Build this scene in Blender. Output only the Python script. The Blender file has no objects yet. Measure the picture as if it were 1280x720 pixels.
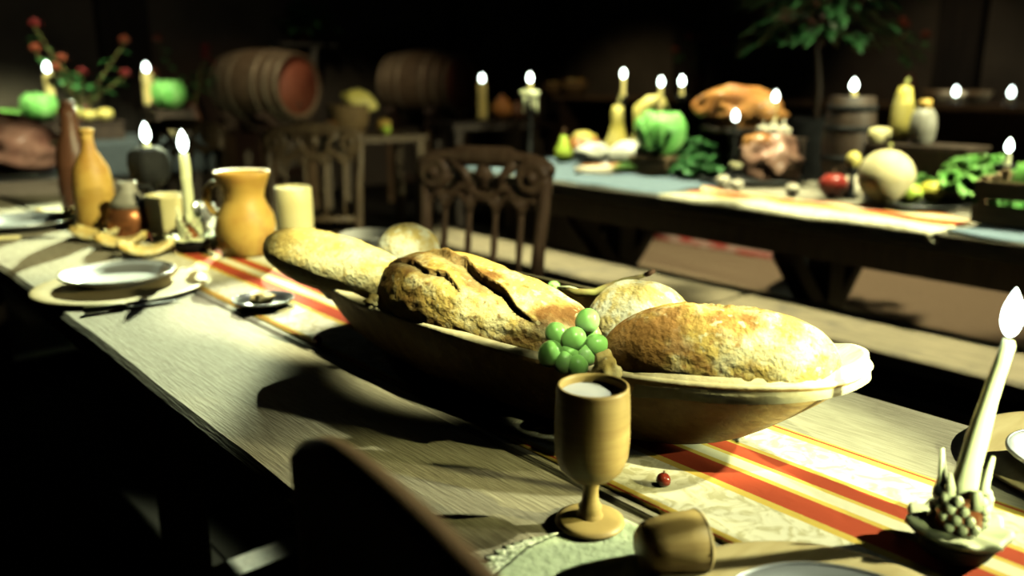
import bpy, bmesh, math, random
from mathutils import Vector, Matrix, noise, Quaternion
SC = bpy.context.scene
COL = SC.collection
PI = math.pi
# ------------------------------------------------------------------ camera, light, exposure
FPX, YAW, HCAM, ZT = 1050.0, math.radians(41), 0.46, 0.75
PIT = math.atan(265 / FPX)
FW = Vector((math.sin(YAW) * math.cos(PIT), math.cos(YAW) * math.cos(PIT), -math.sin(PIT)))
RT = Vector((math.cos(YAW), -math.sin(YAW), 0))
UP = RT.cross(FW)
CAM = Vector((0, 0, ZT + HCAM))
cd = bpy.data.cameras.new('camera')
cam = bpy.data.objects.new('camera', cd)
COL.objects.link(cam)
M3 = Matrix((RT, UP, -FW)).transposed()
cam.matrix_world = Matrix.Translation(CAM) @ M3.to_4x4()
cd.sensor_width = 36
cd.lens = 36 * FPX / 1280
cd.clip_start = 0.02
cd.dof.use_dof = True
cd.dof.focus_distance = 1.08
cd.dof.aperture_fstop = 2.2
SC.camera = cam
vs = SC.view_settings
vs.view_transform = 'Standard'
vs.look = 'None'
vs.gamma = 1
vs.use_curve_mapping = False
vs.exposure = 0.4
SC.cycles.diffuse_bounces = 0
W = bpy.data.worlds.new('world')
SC.world = W
W.use_nodes = True
W.node_tree.nodes['Background'].inputs[0].default_value = (0.9, 0.75, 0.55, 1)
W.node_tree.nodes['Background'].inputs[1].default_value = 0.0015


def spot(name, loc, target, power, col, deg, blend=0.4, size=0.06):
    l = bpy.data.lights.new(name, 'SPOT')
    l.energy = power
    l.color = col
    l.spot_size = math.radians(deg)
    l.spot_blend = blend
    l.shadow_soft_size = size
    o = bpy.data.objects.new(name, l)
    COL.objects.link(o)
    o.location = loc
    o.rotation_euler = (Vector(target) - Vector(loc)).to_track_quat('-Z', 'Y').to_euler()
    return o


def point(name, loc, power, col, size=0.1):
    l = bpy.data.lights.new(name, 'POINT')
    l.energy = power
    l.color = col
    l.shadow_soft_size = size
    o = bpy.data.objects.new(name, l)
    COL.objects.link(o)
    o.location = loc
    return o


KEYC = (0.88, 1.0, 0.60)
WARM = (1.0, 0.97, 0.52)
spot('key_spot', (2.9, 5.7, 3.0), (0.28, 2.33, 0.78), 2200, KEYC, 20, 0.12, 0.04)
o = spot('side_spot', (3.2, -2.35, 2.15), (0.75, 0.85, 1.20), 420, WARM, 32, 0.25, 0.05)
o.scale = (1, 0.46, 1)
spot('bread_fill', (0.80, 0.25, 2.45), (0.73, 1.26, 0.90), 340, (0.98, 1, 0.56), 10, 0.6, 0.03)  # this and the next two: unseen lamps added for the loaves alone
spot('bread_fill', (0.88, -0.10, 2.45), (0.79, 0.93, 0.89), 380, (0.98, 1, 0.56), 10.5, 0.6, 0.03)
spot('bread_fill', (0.98, -0.45, 2.45), (0.87, 0.58, 0.89), 230, (0.98, 1, 0.56), 11, 0.6, 0.03)
spot('near_fill', (3.3, -1.35, 2.75), (1.12, 0.27, 0.78), 880, (0.95, 1, 0.62), 19, 0.7, 0.05)  # unseen local lamp added to brighten the near right end
spot('near_fill', (0.35, -2.1, 1.95), (0.90, 0.25, 0.90), 1250, (0.88, 1, 0.55), 6, 0.6, 0.04)  # unseen fill lamp added for the tall candle
spot('vessel_fill', (1.35, -0.7, 3.1), (0.82, 2.45, 0.88), 650, (1, 0.97, 0.5), 17, 0.6, 0.04)  # unseen lamp added to brighten the jug, mug and bottles
spot('chair_fill', (1.25, -0.9, 2.7), (1.76, 2.12, 0.86), 170, (1, 0.9, 0.62), 12, 0.6, 0.05)  # unseen lamp added to bring up the carved chair
spot('feast_side_fill', (3.5, -3.2, 2.7), (3.25, 1.7, 0.95), 1150, (0.98, 1, 0.6), 25, 0.5, 0.06)  # unseen fill lamp added along the feast table
spot('feast_spot', (3.05, 1.05, 3.9), (3.05, 1.05, 0.7), 850, (0.98, 1, 0.6), 33, 0.35, 0.05)
spot('feast_spot', (3.05, 2.65, 3.9), (3.05, 2.65, 0.7), 850, (0.98, 1, 0.6), 33, 0.35, 0.05)
spot('floor_spot', (5.0, 2.6, 3.9), (5.0, 2.6, 0.0), 330, (1, 0.85, 0.55), 44, 0.3, 0.06)
spot('rear_spot', (1.7, 4.6, 3.4), (1.55, 6.9, 0.9), 800, (0.95, 1, 0.65), 36, 0.6, 0.08)
spot('barrel_spot', (2.2, 5.6, 3.4), (3.9, 7.1, 1.0), 120, (1, 0.85, 0.55), 40, 0.8, 0.08)
spot('barrel_spot', (4.9, 4.6, 2.6), (3.9, 6.9, 1.0), 32, (1, 0.6, 0.35), 40, 0.9, 0.08)
spot('roast_fill', (2.1, 1.6, 2.7), (0.95, 3.9, 0.95), 330, (1, 0.92, 0.6), 13, 0.6, 0.05)  # unseen lamp added to lift the roast joint out of the dark
spot('wall_fill', (1.6, 4.2, 3.6), (1.5, 8.3, 1.7), 13, (1, 0.85, 0.6), 80, 0.9, 0.2)  # weak unseen fill lamp added for the left wall
spot('sideboard_spot', (5.6, 2.9, 3.4), (7.4, 3.2, 1.0), 45, (1, 0.8, 0.5), 50, 0.8, 0.1)

spot('runner_fill', (1.45, 2.5, 3.3), (0.74, 1.60, 0.76), 420, (0.97, 1, 0.72), 10, 0.5, 0.04)  # unseen lamp added to whiten the runner beyond the trough
spot('goblet_fill', (2.25, -2.28, 2.33), (0.70, 0.46, 0.865), 480, (1, 1, 0.42), 4.0, 0.8, 0.03)  # narrow unseen lamp added for the goblet and trough end
spot('grape_fill', (0.30, -0.05, 2.2), (0.73, 0.70, 0.89), 62, (0.95, 1, 0.6), 4.6, 0.5, 0.02)  # small unseen lamp added to reach the grapes behind the loaf
spot('sideboard_spot', (5.0, 4.8, 3.2), (7.2, 6.6, 1.0), 70, (1, 0.8, 0.45), 36, 0.8, 0.1)  # second sideboard lamp, unseen, added to show the baskets
spot('serving_fill', (3.7, 3.9, 3.0), (4.6, 5.5, 1.0), 70, (1, 0.9, 0.5), 24, 0.8, 0.1)  # unseen lamp added to light the thick candle on the serving table

# ------------------------------------------------------------------ placing helpers


def at(px, py, z=ZT):
    """point of the horizontal plane z seen at photo pixel px, py"""
    d = FW + RT * ((px - 640) / FPX) - UP * ((py - 360) / FPX)
    return CAM + d * ((z - CAM.z) / d.z)


def on(px, dep, z):
    """point at height z, distance dep along the view, in pixel column px"""
    u = (z - CAM.z - FW.z * dep) / (UP.z * dep)
    return CAM + FW * dep + RT * ((px - 640) / FPX * dep) + UP * (u * dep)


def atx(px, x, z=ZT):
    """point with world x on plane z in pixel column px"""
    k = (px - 640) / FPX
    n = RT - FW * k
    y = -(n.x * x + n.z * (z - CAM.z)) / n.y
    return Vector((x, y, z))

# ------------------------------------------------------------------ materials


def pm(name, c1, c2=None, scale=8.0, rough=0.6, metal=0.0, bump=0.0, stretch=(1, 1, 1), detail=5, lo=0.35, hi=0.65, spec=0.4, sss=0.0, trans=0.0, dist=0.0, c3=None, scale3=3.0, lo3=0.55, hi3=0.7):
    m = bpy.data.materials.new(name)
    m.use_nodes = True
    nt = m.node_tree
    b = nt.nodes['Principled BSDF']
    b.inputs['Roughness'].default_value = rough
    b.inputs['Metallic'].default_value = metal
    b.inputs['Specular IOR Level'].default_value = spec
    if sss:
        b.inputs['Subsurface Weight'].default_value = sss
        b.inputs['Subsurface Radius'].default_value = (0.02, 0.012, 0.006)
        b.inputs['Subsurface Scale'].default_value = 0.5
    tc = nt.nodes.new('ShaderNodeTexCoord')
    mp = nt.nodes.new('ShaderNodeMapping')
    mp.inputs['Scale'].default_value = stretch
    nt.links.new(tc.outputs['Object'], mp.inputs['Vector'])
    nz = nt.nodes.new('ShaderNodeTexNoise')
    nz.inputs['Scale'].default_value = scale
    nz.inputs['Detail'].default_value = detail
    nz.inputs['Distortion'].default_value = dist
    nt.links.new(mp.outputs[0], nz.inputs['Vector'])
    r = nt.nodes.new('ShaderNodeValToRGB')
    c2 = c2 or tuple(x * 0.75 for x in c1)
    r.color_ramp.elements[0].color = (*c1, 1)
    r.color_ramp.elements[1].color = (*c2, 1)
    r.color_ramp.elements[0].position = lo
    r.color_ramp.elements[1].position = hi
    nt.links.new(nz.outputs[0], r.inputs[0])
    out = r.outputs[0]
    if c3:
        n3 = nt.nodes.new('ShaderNodeTexNoise')
        n3.inputs['Scale'].default_value = scale3
        n3.inputs['Detail'].default_value = 6
        n3.inputs['Roughness'].default_value = 0.65
        nt.links.new(tc.outputs['Object'], n3.inputs['Vector'])
        mr = nt.nodes.new('ShaderNodeMapRange')
        mr.inputs[1].default_value = lo3
        mr.inputs[2].default_value = hi3
        nt.links.new(n3.outputs[0], mr.inputs[0])
        mx = nt.nodes.new('ShaderNodeMixRGB')
        mx.inputs[2].default_value = (*c3, 1)
        nt.links.new(mr.outputs[0], mx.inputs[0])
        nt.links.new(out, mx.inputs[1])
        out = mx.outputs[0]
    nt.links.new(out, b.inputs['Base Color'])
    if bump:
        bp = nt.nodes.new('ShaderNodeBump')
        bp.inputs['Strength'].default_value = bump
        bp.inputs['Distance'].default_value = 0.01
        nt.links.new(nz.outputs[0], bp.inputs['Height'])
        nt.links.new(bp.outputs[0], b.inputs['Normal'])
    return m


def emis(name, col, s):
    m = bpy.data.materials.new(name)
    m.use_nodes = True
    b = m.node_tree.nodes['Principled BSDF']
    b.inputs['Base Color'].default_value = (*col, 1)
    b.inputs['Emission Color'].default_value = (*col, 1)
    b.inputs['Emission Strength'].default_value = s
    return m


def bread_mat(name, crust, pale, flour, dark, score=None, fl=(0.52, 0.66), scale=26):
    """crust with flour patches, dark scorch, and a paler crumb where the 'score' attribute marks an opened slash"""
    m = pm(name, crust, pale, scale=9, rough=0.75, bump=0.35, detail=8, lo=0.38, hi=0.62, c3=flour, scale3=scale, lo3=fl[0], hi3=fl[1], spec=0.25)
    nt = m.node_tree
    b = nt.nodes['Principled BSDF']
    src = b.inputs['Base Color'].links[0].from_socket
    tc = [n for n in nt.nodes if n.type == 'TEX_COORD'][0]
    nd = nt.nodes.new('ShaderNodeTexNoise')
    nd.inputs['Scale'].default_value = 14
    nd.inputs['Detail'].default_value = 7
    mo = nt.nodes.new('ShaderNodeVectorMath')
    mo.inputs[1].default_value = (3.1, 7.7, 1.3)
    nt.links.new(tc.outputs['Object'], mo.inputs[0])
    nt.links.new(mo.outputs[0], nd.inputs['Vector'])
    mr = nt.nodes.new('ShaderNodeMapRange')
    mr.inputs[1].default_value = 0.53
    mr.inputs[2].default_value = 0.66
    nt.links.new(nd.outputs[0], mr.inputs[0])
    mx = nt.nodes.new('ShaderNodeMixRGB')
    mx.inputs[2].default_value = (*dark, 1)
    nt.links.new(mr.outputs[0], mx.inputs[0])
    nt.links.new(src, mx.inputs[1])
    last = mx
    ns = nt.nodes.new('ShaderNodeTexNoise')
    ns.inputs['Scale'].default_value = 85
    ns.inputs['Detail'].default_value = 3
    nt.links.new(tc.outputs['Object'], ns.inputs['Vector'])
    for lo_, hi_, c in ((0.60, 0.66, flour), (0.40, 0.32, dark)):
        mr = nt.nodes.new('ShaderNodeMapRange')
        mr.inputs[1].default_value = lo_
        mr.inputs[2].default_value = hi_
        mr.inputs[4].default_value = 0.75
        nt.links.new(ns.outputs[0], mr.inputs[0])
        mx2 = nt.nodes.new('ShaderNodeMixRGB')
        mx2.inputs[2].default_value = (*c, 1)
        nt.links.new(mr.outputs[0], mx2.inputs[0])
        nt.links.new(last.outputs[0], mx2.inputs[1])
        last = mx2
    for att, c in (('score', score or dark), ('scorch', dark)):
        a = nt.nodes.new('ShaderNodeAttribute')
        a.attribute_name = att
        m2 = nt.nodes.new('ShaderNodeMixRGB')
        m2.inputs[2].default_value = (*c, 1)
        nt.links.new(a.outputs['Fac'], m2.inputs[0])
        nt.links.new(last.outputs[0], m2.inputs[1])
        last = m2
    nt.links.new(last.outputs[0], b.inputs['Base Color'])
    n2 = nt.nodes.new('ShaderNodeTexNoise')
    n2.inputs['Scale'].default_value = 120
    n2.inputs['Detail'].default_value = 6
    nt.links.new(tc.outputs['Object'], n2.inputs['Vector'])
    bp2 = nt.nodes.new('ShaderNodeBump')
    bp2.inputs['Strength'].default_value = 0.9
    bp2.inputs['Distance'].default_value = 0.004
    nt.links.new(n2.outputs[0], bp2.inputs['Height'])
    old = b.inputs['Normal'].links[0].from_socket
    nt.links.new(old, bp2.inputs['Normal'])
    nt.links.new(bp2.outputs[0], b.inputs['Normal'])
    return m


def runner_mat(name, x0, x1, sat=1.0):
    """woven stripes across local x, brocade noise in the cream bands"""
    m = pm(name, (0.86, 0.80, 0.60), (0.62, 0.55, 0.33), scale=38, rough=0.8, bump=0.1, detail=3, lo=0.46, hi=0.60, dist=1.5, spec=0.15)
    nt = m.node_tree
    b = nt.nodes['Principled BSDF']
    src = b.inputs['Base Color'].links[0].from_socket
    tc = [n for n in nt.nodes if n.type == 'TEX_COORD'][0]
    sx = nt.nodes.new('ShaderNodeSeparateXYZ')
    nt.links.new(tc.outputs['Object'], sx.inputs[0])
    mr = nt.nodes.new('ShaderNodeMapRange')
    mr.inputs[1].default_value = x0
    mr.inputs[2].default_value = x1
    nt.links.new(sx.outputs[0], mr.inputs[0])
    gold, red, cream = (0.72, 0.50, 0.10), (0.50, 0.075, 0.03), (0.85, 0.78, 0.55)
    rp = nt.nodes.new('ShaderNodeValToRGB')
    rp.color_ramp.interpolation = 'CONSTANT'
    K = (0, 0, 0)
    st = [(0.0, gold), (0.018, red), (0.03, gold), (0.055, K), (0.325, gold), (0.365, red), (0.485, gold), (0.515, cream), (0.58, gold), (0.605, red), (0.69, gold), (0.715, K), (0.93, gold), (0.972, red), (0.985, gold)]
    e = rp.color_ramp.elements
    e[0].position, e[1].position = st[0][0], st[1][0]
    e[0].color, e[1].color = (*st[0][1], 1), (*st[1][1], 1)
    for p, c in st[2:]:
        q = e.new(p)
        q.color = (*c, 1)
    nt.links.new(mr.outputs[0], rp.inputs[0])
    mask = nt.nodes.new('ShaderNodeValToRGB')
    mask.color_ramp.interpolation = 'CONSTANT'
    me = mask.color_ramp.elements
    me[0].position, me[1].position = 0, 0.055
    me[0].color, me[1].color = (1, 1, 1, 1), (0, 0, 0, 1)
    for p, v in ((0.325, 1), (0.715, 0), (0.93, 1)):
        q = me.new(p)
        q.color = (v, v, v, 1)
    nt.links.new(mr.outputs[0], mask.inputs[0])
    mx = nt.nodes.new('ShaderNodeMixRGB')
    nt.links.new(mask.outputs[0], mx.inputs[0])
    nt.links.new(src, mx.inputs[1])
    nt.links.new(rp.outputs[0], mx.inputs[2])
    nt.links.new(mx.outputs[0], b.inputs['Base Color'])
    return m


MT = {}
MT['table'] = pm('old_plank_wood', (0.26, 0.225, 0.16), (0.36, 0.32, 0.235), scale=30, rough=0.75, bump=0.3, stretch=(11, 0.8, 11), detail=9, c3=(0.15, 0.12, 0.085), scale3=7, lo3=0.58, hi3=0.8)
MT['darkwood'] = pm('dark_wood', (0.030, 0.018, 0.012), (0.055, 0.033, 0.02), scale=9, rough=0.6, bump=0.3, stretch=(5, 5, 0.8), detail=6)
MT['forechair'] = pm('lit_chair_wood', (0.30, 0.19, 0.13), (0.40, 0.27, 0.18), scale=10, rough=0.5)  # paler copy of the chair wood, light on the rail put into its colour
MT['bench'] = pm('bench_wood', (0.34, 0.27, 0.17), (0.20, 0.16, 0.10), scale=12, rough=0.75, bump=0.4, stretch=(7, 0.7, 7), detail=7, c3=(0.12, 0.10, 0.08), scale3=4)
MT['chair'] = pm('chair_wood', (0.11, 0.068, 0.035), (0.18, 0.12, 0.065), scale=10, rough=0.45, bump=0.2, stretch=(5, 5, 0.8), detail=6)
MT['trough'] = pm('hewn_trough_wood', (0.30, 0.17, 0.055), (0.45, 0.29, 0.10), scale=13, rough=0.65, bump=0.5, stretch=(4, 0.8, 4), detail=8, c3=(0.11, 0.06, 0.025), scale3=7, lo3=0.52, hi3=0.72)
MT['trough_rim'] = pm('worn_rim_wood', (0.62, 0.52, 0.30), (0.75, 0.66, 0.42), scale=13, rough=0.65, bump=0.3, stretch=(4, 0.8, 4), detail=6)
MT['goblet'] = pm('goblet_wood', (0.44, 0.30, 0.11), (0.54, 0.39, 0.15), scale=16, rough=0.45, bump=0.1, stretch=(1, 1, 7), detail=5)
MT['charger'] = pm('charger_wood', (0.55, 0.42, 0.20), (0.66, 0.53, 0.28), scale=10, rough=0.5, bump=0.1, stretch=(1, 7, 1), detail=6)
MT['pewter'] = pm('pewter', (0.62, 0.64, 0.68), (0.48, 0.50, 0.54), scale=9, rough=0.36, metal=0.75, bump=0.05)
MT['darkpewter'] = pm('dark_pewter', (0.14, 0.14, 0.14), (0.08, 0.08, 0.08), scale=9, rough=0.35, metal=0.8)
MT['iron'] = pm('black_iron', (0.010, 0.010, 0.010), (0.02, 0.02, 0.02), scale=20, rough=0.7, metal=0.0, bump=0.2, spec=0.12)
MT['wax'] = pm('wax', (0.84, 0.86, 0.50), (0.92, 0.93, 0.62), scale=10, rough=0.4)
MT['oldwax'] = pm('yellow_wax', (0.78, 0.62, 0.22), (0.86, 0.72, 0.32), scale=10, rough=0.4)
MT['flame'] = emis('flame', (0.84, 1.0, 0.90), 9)
MT['wick'] = pm('wick', (0.02, 0.015, 0.01))
MT['clay'] = pm('ochre_clay', (0.52, 0.30, 0.055), (0.70, 0.47, 0.12), scale=6, rough=0.5, bump=0.15, c3=(0.36, 0.14, 0.03), scale3=9, lo3=0.45, hi3=0.7)
MT['glaze'] = pm('cream_glaze', (0.70, 0.60, 0.28), (0.80, 0.72, 0.40), scale=6, rough=0.4)
MT['brownclay'] = pm('brown_clay', (0.11, 0.045, 0.025), (0.18, 0.075, 0.04), scale=6, rough=0.4)
MT['copper'] = pm('copper', (0.42, 0.16, 0.06), (0.30, 0.11, 0.05), scale=6, rough=0.35, metal=0.7)
MT['white'] = pm('white_ceramic', (0.80, 0.80, 0.80), (0.74, 0.74, 0.76), scale=6, rough=0.3)
MT['milk'] = pm('milk', (0.80, 0.80, 0.88), (0.84, 0.84, 0.9), scale=4, rough=0.25)
MT['linen'] = pm('pale_linen', (0.60, 0.68, 0.47), (0.50, 0.58, 0.38), scale=90, rough=0.85, bump=0.3, detail=3)
MT['lace'] = pm('lace', (0.74, 0.78, 0.60), (0.35, 0.40, 0.26), scale=160, rough=0.9, bump=0.4, detail=2, lo=0.45, hi=0.55)
MT['blue'] = pm('blue_cloth', (0.12, 0.17, 0.21), (0.17, 0.23, 0.28), scale=60, rough=0.85, bump=0.2)
MT['darkblue'] = pm('dark_blue_cloth', (0.035, 0.045, 0.05), (0.06, 0.07, 0.075), scale=60, rough=0.9, bump=0.2)
MT['grape'] = pm('green_grape', (0.30, 0.70, 0.15), (0.40, 0.78, 0.24), scale=20, rough=0.28, c3=(0.36, 0.62, 0.28), scale3=30)
MT['stem'] = pm('green_stem', (0.30, 0.30, 0.08), (0.22, 0.16, 0.06), scale=30, rough=0.7, bump=0.3)
MT['brownstem'] = pm('brown_stem', (0.14, 0.07, 0.04), (0.2, 0.1, 0.05), scale=30, rough=0.8)
MT['cherry'] = pm('red_berry', (0.32, 0.03, 0.02), (0.4, 0.06, 0.03), scale=10, rough=0.2)
MT['cabbage'] = pm('cabbage_green', (0.16, 0.55, 0.10), (0.34, 0.72, 0.22), scale=14, rough=0.5, bump=0.3, stretch=(2, 2, 0.6))
MT['lettuce'] = pm('lettuce_green', (0.10, 0.33, 0.05), (0.26, 0.52, 0.12), scale=16, rough=0.5, bump=0.5)
MT['leaf'] = pm('dark_leaf', (0.05, 0.20, 0.05), (0.10, 0.32, 0.09), scale=16, rough=0.45)
MT['paleleaf'] = pm('green_leaf', (0.03, 0.12, 0.035), (0.07, 0.20, 0.07), scale=16, rough=0.5)
MT['apple'] = pm('red_apple', (0.36, 0.03, 0.025), (0.48, 0.08, 0.05), scale=8, rough=0.3)
MT['lime'] = pm('lime', (0.45, 0.62, 0.06), (0.55, 0.70, 0.10), scale=30, rough=0.45, bump=0.2)
MT['lemon'] = pm('lemon', (0.78, 0.66, 0.06), (0.84, 0.74, 0.14), scale=40, rough=0.45, bump=0.2)
MT['melon'] = pm('pale_melon', (0.72, 0.60, 0.30), (0.80, 0.70, 0.42), scale=14, rough=0.6, bump=0.3)
MT['squash'] = pm('yellow_squash', (0.72, 0.58, 0.12), (0.80, 0.68, 0.24), scale=7, rough=0.45)
MT['roast'] = pm('roast_skin', (0.36, 0.13, 0.035), (0.52, 0.24, 0.07), scale=8, rough=0.35, bump=0.3)
MT['ham'] = pm('ham', (0.42, 0.20, 0.14), (0.56, 0.34, 0.24), scale=9, rough=0.35, bump=0.3, c3=(0.22, 0.08, 0.05), scale3=9)
MT['cheese'] = pm('cheese', (0.80, 0.68, 0.30), (0.84, 0.75, 0.42), scale=6, rough=0.5)
MT['egg'] = pm('egg_white', (0.84, 0.82, 0.70), (0.8, 0.78, 0.66), scale=5, rough=0.4)
MT['greystone'] = pm('grey_stoneware', (0.26, 0.24, 0.19), (0.34, 0.32, 0.26), scale=12, rough=0.5)
MT['barrel'] = pm('barrel_stave', (0.10, 0.065, 0.035), (0.16, 0.11, 0.06), scale=9, rough=0.6, bump=0.3, stretch=(6, 0.8, 6))
MT['barrelhead'] = pm('barrel_head', (0.24, 0.07, 0.04), (0.32, 0.10, 0.05), scale=6, rough=0.6, bump=0.2, stretch=(6, 1, 1))
MT['hoop'] = pm('barrel_hoop', (0.34, 0.28, 0.18), (0.24, 0.19, 0.12), scale=12, rough=0.5, metal=0.4)
MT['wicker'] = pm('wicker', (0.30, 0.19, 0.08), (0.14, 0.08, 0.03), scale=40, rough=0.7, bump=0.6, stretch=(1, 1, 3))
MT['crate'] = pm('crate_wood', (0.36, 0.24, 0.12), (0.46, 0.32, 0.17), scale=10, rough=0.7, bump=0.3, stretch=(1, 1, 6))
MT['flower'] = pm('orange_red_petal', (0.26, 0.05, 0.02), (0.34, 0.08, 0.035), scale=14, rough=0.5)
MT['deepred'] = pm('deep_red_petal', (0.17, 0.012, 0.012), (0.24, 0.02, 0.02), scale=14, rough=0.5)
MT['plaster'] = pm('aged_plaster', (0.17, 0.14, 0.10), (0.09, 0.075, 0.055), scale=1.4, rough=0.9, bump=0.3, detail=6, c3=(0.10, 0.07, 0.05), scale3=0.8)
MT['beam'] = pm('black_beam', (0.018, 0.014, 0.011), (0.035, 0.026, 0.018), scale=6, rough=0.8, bump=0.4, stretch=(4, 4, 0.5))
MT['rug'] = pm('red_rug', (0.45, 0.06, 0.04), (0.55, 0.40, 0.30), scale=7, rough=0.9, lo=0.48, hi=0.52)
MT['bone'] = pm('bone_handle', (0.72, 0.64, 0.32), (0.8, 0.72, 0.42), scale=12, rough=0.4)
MT['garlic'] = pm('garlic_skin', (0.78, 0.70, 0.52), (0.68, 0.58, 0.42), scale=14, rough=0.6)
MT['floor'] = pm('shaded_floor', (0.007, 0.0055, 0.004), (0.011, 0.009, 0.006), scale=3, rough=0.9, bump=0.3, spec=0.1)  # near black throughout; the shade on the floor is put into this colour
MT['mat'] = pm('lit_floor_tan', (0.42, 0.32, 0.19), (0.32, 0.24, 0.14), scale=30, rough=0.9, bump=0.4, stretch=(1, 6, 1))  # tan of the lit floor, used on the added sheet behind the feast table

# ------------------------------------------------------------------ mesh helpers


def build(name, bm, mat, parent=None, loc=None, rot=None, smooth=True):
    me = bpy.data.meshes.new(name)
    if smooth:
        for f in bm.faces:
            f.smooth = True
    bm.normal_update()
    bm.to_mesh(me)
    bm.free()
    for m in (mat if isinstance(mat, (list, tuple)) else [mat]):
        me.materials.append(MT[m] if isinstance(m, str) else m)
    o = bpy.data.objects.new(name, me)
    COL.objects.link(o)
    if parent:
        o.parent = parent
    if loc is not None:
        o.location = loc
    if rot is not None:
        o.rotation_euler = rot
    return o


def tag(o, label, cat, group=None):
    o['label'] = label
    o['category'] = cat
    if group:
        o['group'] = group
    return o


def thing(name, label, cat, loc=(0, 0, 0), rotz=0, group=None):
    o = bpy.data.objects.new(name, None)
    o.empty_display_size = 0.05
    COL.objects.link(o)
    o.location = loc
    o.rotation_euler = (0, 0, rotz)
    return tag(o, label, cat, group)


def solo(name, bm, mat, label, cat, loc=(0, 0, 0), rot=(0, 0, 0), group=None, smooth=True):
    return tag(build(name, bm, mat, None, loc, rot, smooth), label, cat, group)


def struct(name, bm, mat, smooth=False):
    o = build(name, bm, mat, smooth=smooth)
    o['kind'] = 'structure'
    return o


def dup(root, loc, rotz, label, group=None):
    r = root.copy()
    COL.objects.link(r)
    r.location = loc
    r.rotation_euler = (0, 0, rotz)
    r['label'] = label
    if group:
        r['group'] = group
    for ch in list(root.children):
        c = ch.copy()
        COL.objects.link(c)
        c.parent = r
        for g in ch.children:
            d = g.copy()
            COL.objects.link(d)
            d.parent = c
    return r


def box(bm, sx, sy, sz, c=(0, 0, 0), rot=None, bev=0.0):
    """box of full size sx, sy, sz centred on c"""
    t = bmesh.new()
    bmesh.ops.create_cube(t, size=1)
    bmesh.ops.scale(t, vec=(sx, sy, sz), verts=t.verts)
    if bev:
        bmesh.ops.bevel(t, geom=t.edges[:], offset=bev, segments=2, affect='EDGES')
    if rot:
        bmesh.ops.rotate(t, cent=(0, 0, 0), matrix=Matrix.Rotation(rot[0], 3, rot[1]), verts=t.verts)
    bmesh.ops.translate(t, vec=c, verts=t.verts)
    me = bpy.data.meshes.new('t')
    t.to_mesh(me)
    t.free()
    bm.from_mesh(me)
    bpy.data.meshes.remove(me)
    return bm


def lathe(prof, seg=40, bm=None, c=(0, 0, 0), wob=0.0, seed=0, ring=False):
    """profile [(r, z)] spun round z; ends with r near 0 are closed"""
    bm = bm or bmesh.new()
    rows = []
    for r, z in prof:
        row = []
        for i in range(seg):
            a = 2 * PI * i / seg
            k = 1 + wob * noise.noise(Vector((math.cos(a) * 1.5 + seed, math.sin(a) * 1.5, z * 12)))
            row.append(bm.verts.new((c[0] + r * k * math.cos(a), c[1] + r * k * math.sin(a), c[2] + z)))
        rows.append(row)
    for a, b in zip(rows, rows[1:]):
        for i in range(seg):
            j = (i + 1) % seg
            bm.faces.new((a[i], a[j], b[j], b[i]))
    if ring:
        for i in range(seg):
            j = (i + 1) % seg
            bm.faces.new((rows[-1][i], rows[-1][j], rows[0][j], rows[0][i]))
        return bm
    for row, flip in ((rows[0], True), (rows[-1], False)):
        bm.faces.new(row[::-1] if flip else row)
    return bm


def tube(pts, rad, seg=12, bm=None, closed=False):
    bm = bm or bmesh.new()
    pts = [Vector(p) for p in pts]
    n = len(pts)
    rad = rad if isinstance(rad, (list, tuple)) else [rad] * n
    rows = []
    ref = None
    for i, p in enumerate(pts):
        t = (pts[min(i + 1, n - 1)] - pts[max(i - 1, 0)]).normalized()
        if ref is None:
            ref = Vector((0, 0, 1)) if abs(t.z) < 0.9 else Vector((1, 0, 0))
        u = (ref - t * ref.dot(t)).normalized()
        ref = u
        v = t.cross(u)
        rows.append([bm.verts.new(p + (u * math.cos(2 * PI * k / seg) + v * math.sin(2 * PI * k / seg)) * rad[i]) for k in range(seg)])
    for a, b in zip(rows, rows[1:]):
        for i in range(seg):
            j = (i + 1) % seg
            bm.faces.new((a[i], a[j], b[j], b[i]))
    bm.faces.new(rows[0][::-1])
    bm.faces.new(rows[-1])
    return bm


def blob(rx, ry, rz, c=(0, 0, 0), amp=0.0, freq=8, seed=0, sub=3, bm=None, flat=None):
    t = bmesh.new()
    bmesh.ops.create_icosphere(t, subdivisions=sub, radius=1)
    for v in t.verts:
        k = 1 + amp * noise.noise(Vector((v.co.x * freq * 0.2 + seed * 3.7, v.co.y * freq * 0.2, v.co.z * freq * 0.2)))
        v.co = Vector((v.co.x * rx * k, v.co.y * ry * k, v.co.z * rz * k))
        if flat is not None and v.co.z < flat:
            v.co.z = flat
    bmesh.ops.translate(t, vec=c, verts=t.verts)
    if bm is None:
        return t
    me = bpy.data.meshes.new('t')
    t.to_mesh(me)
    t.free()
    bm.from_mesh(me)
    bpy.data.meshes.remove(me)
    return bm


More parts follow.
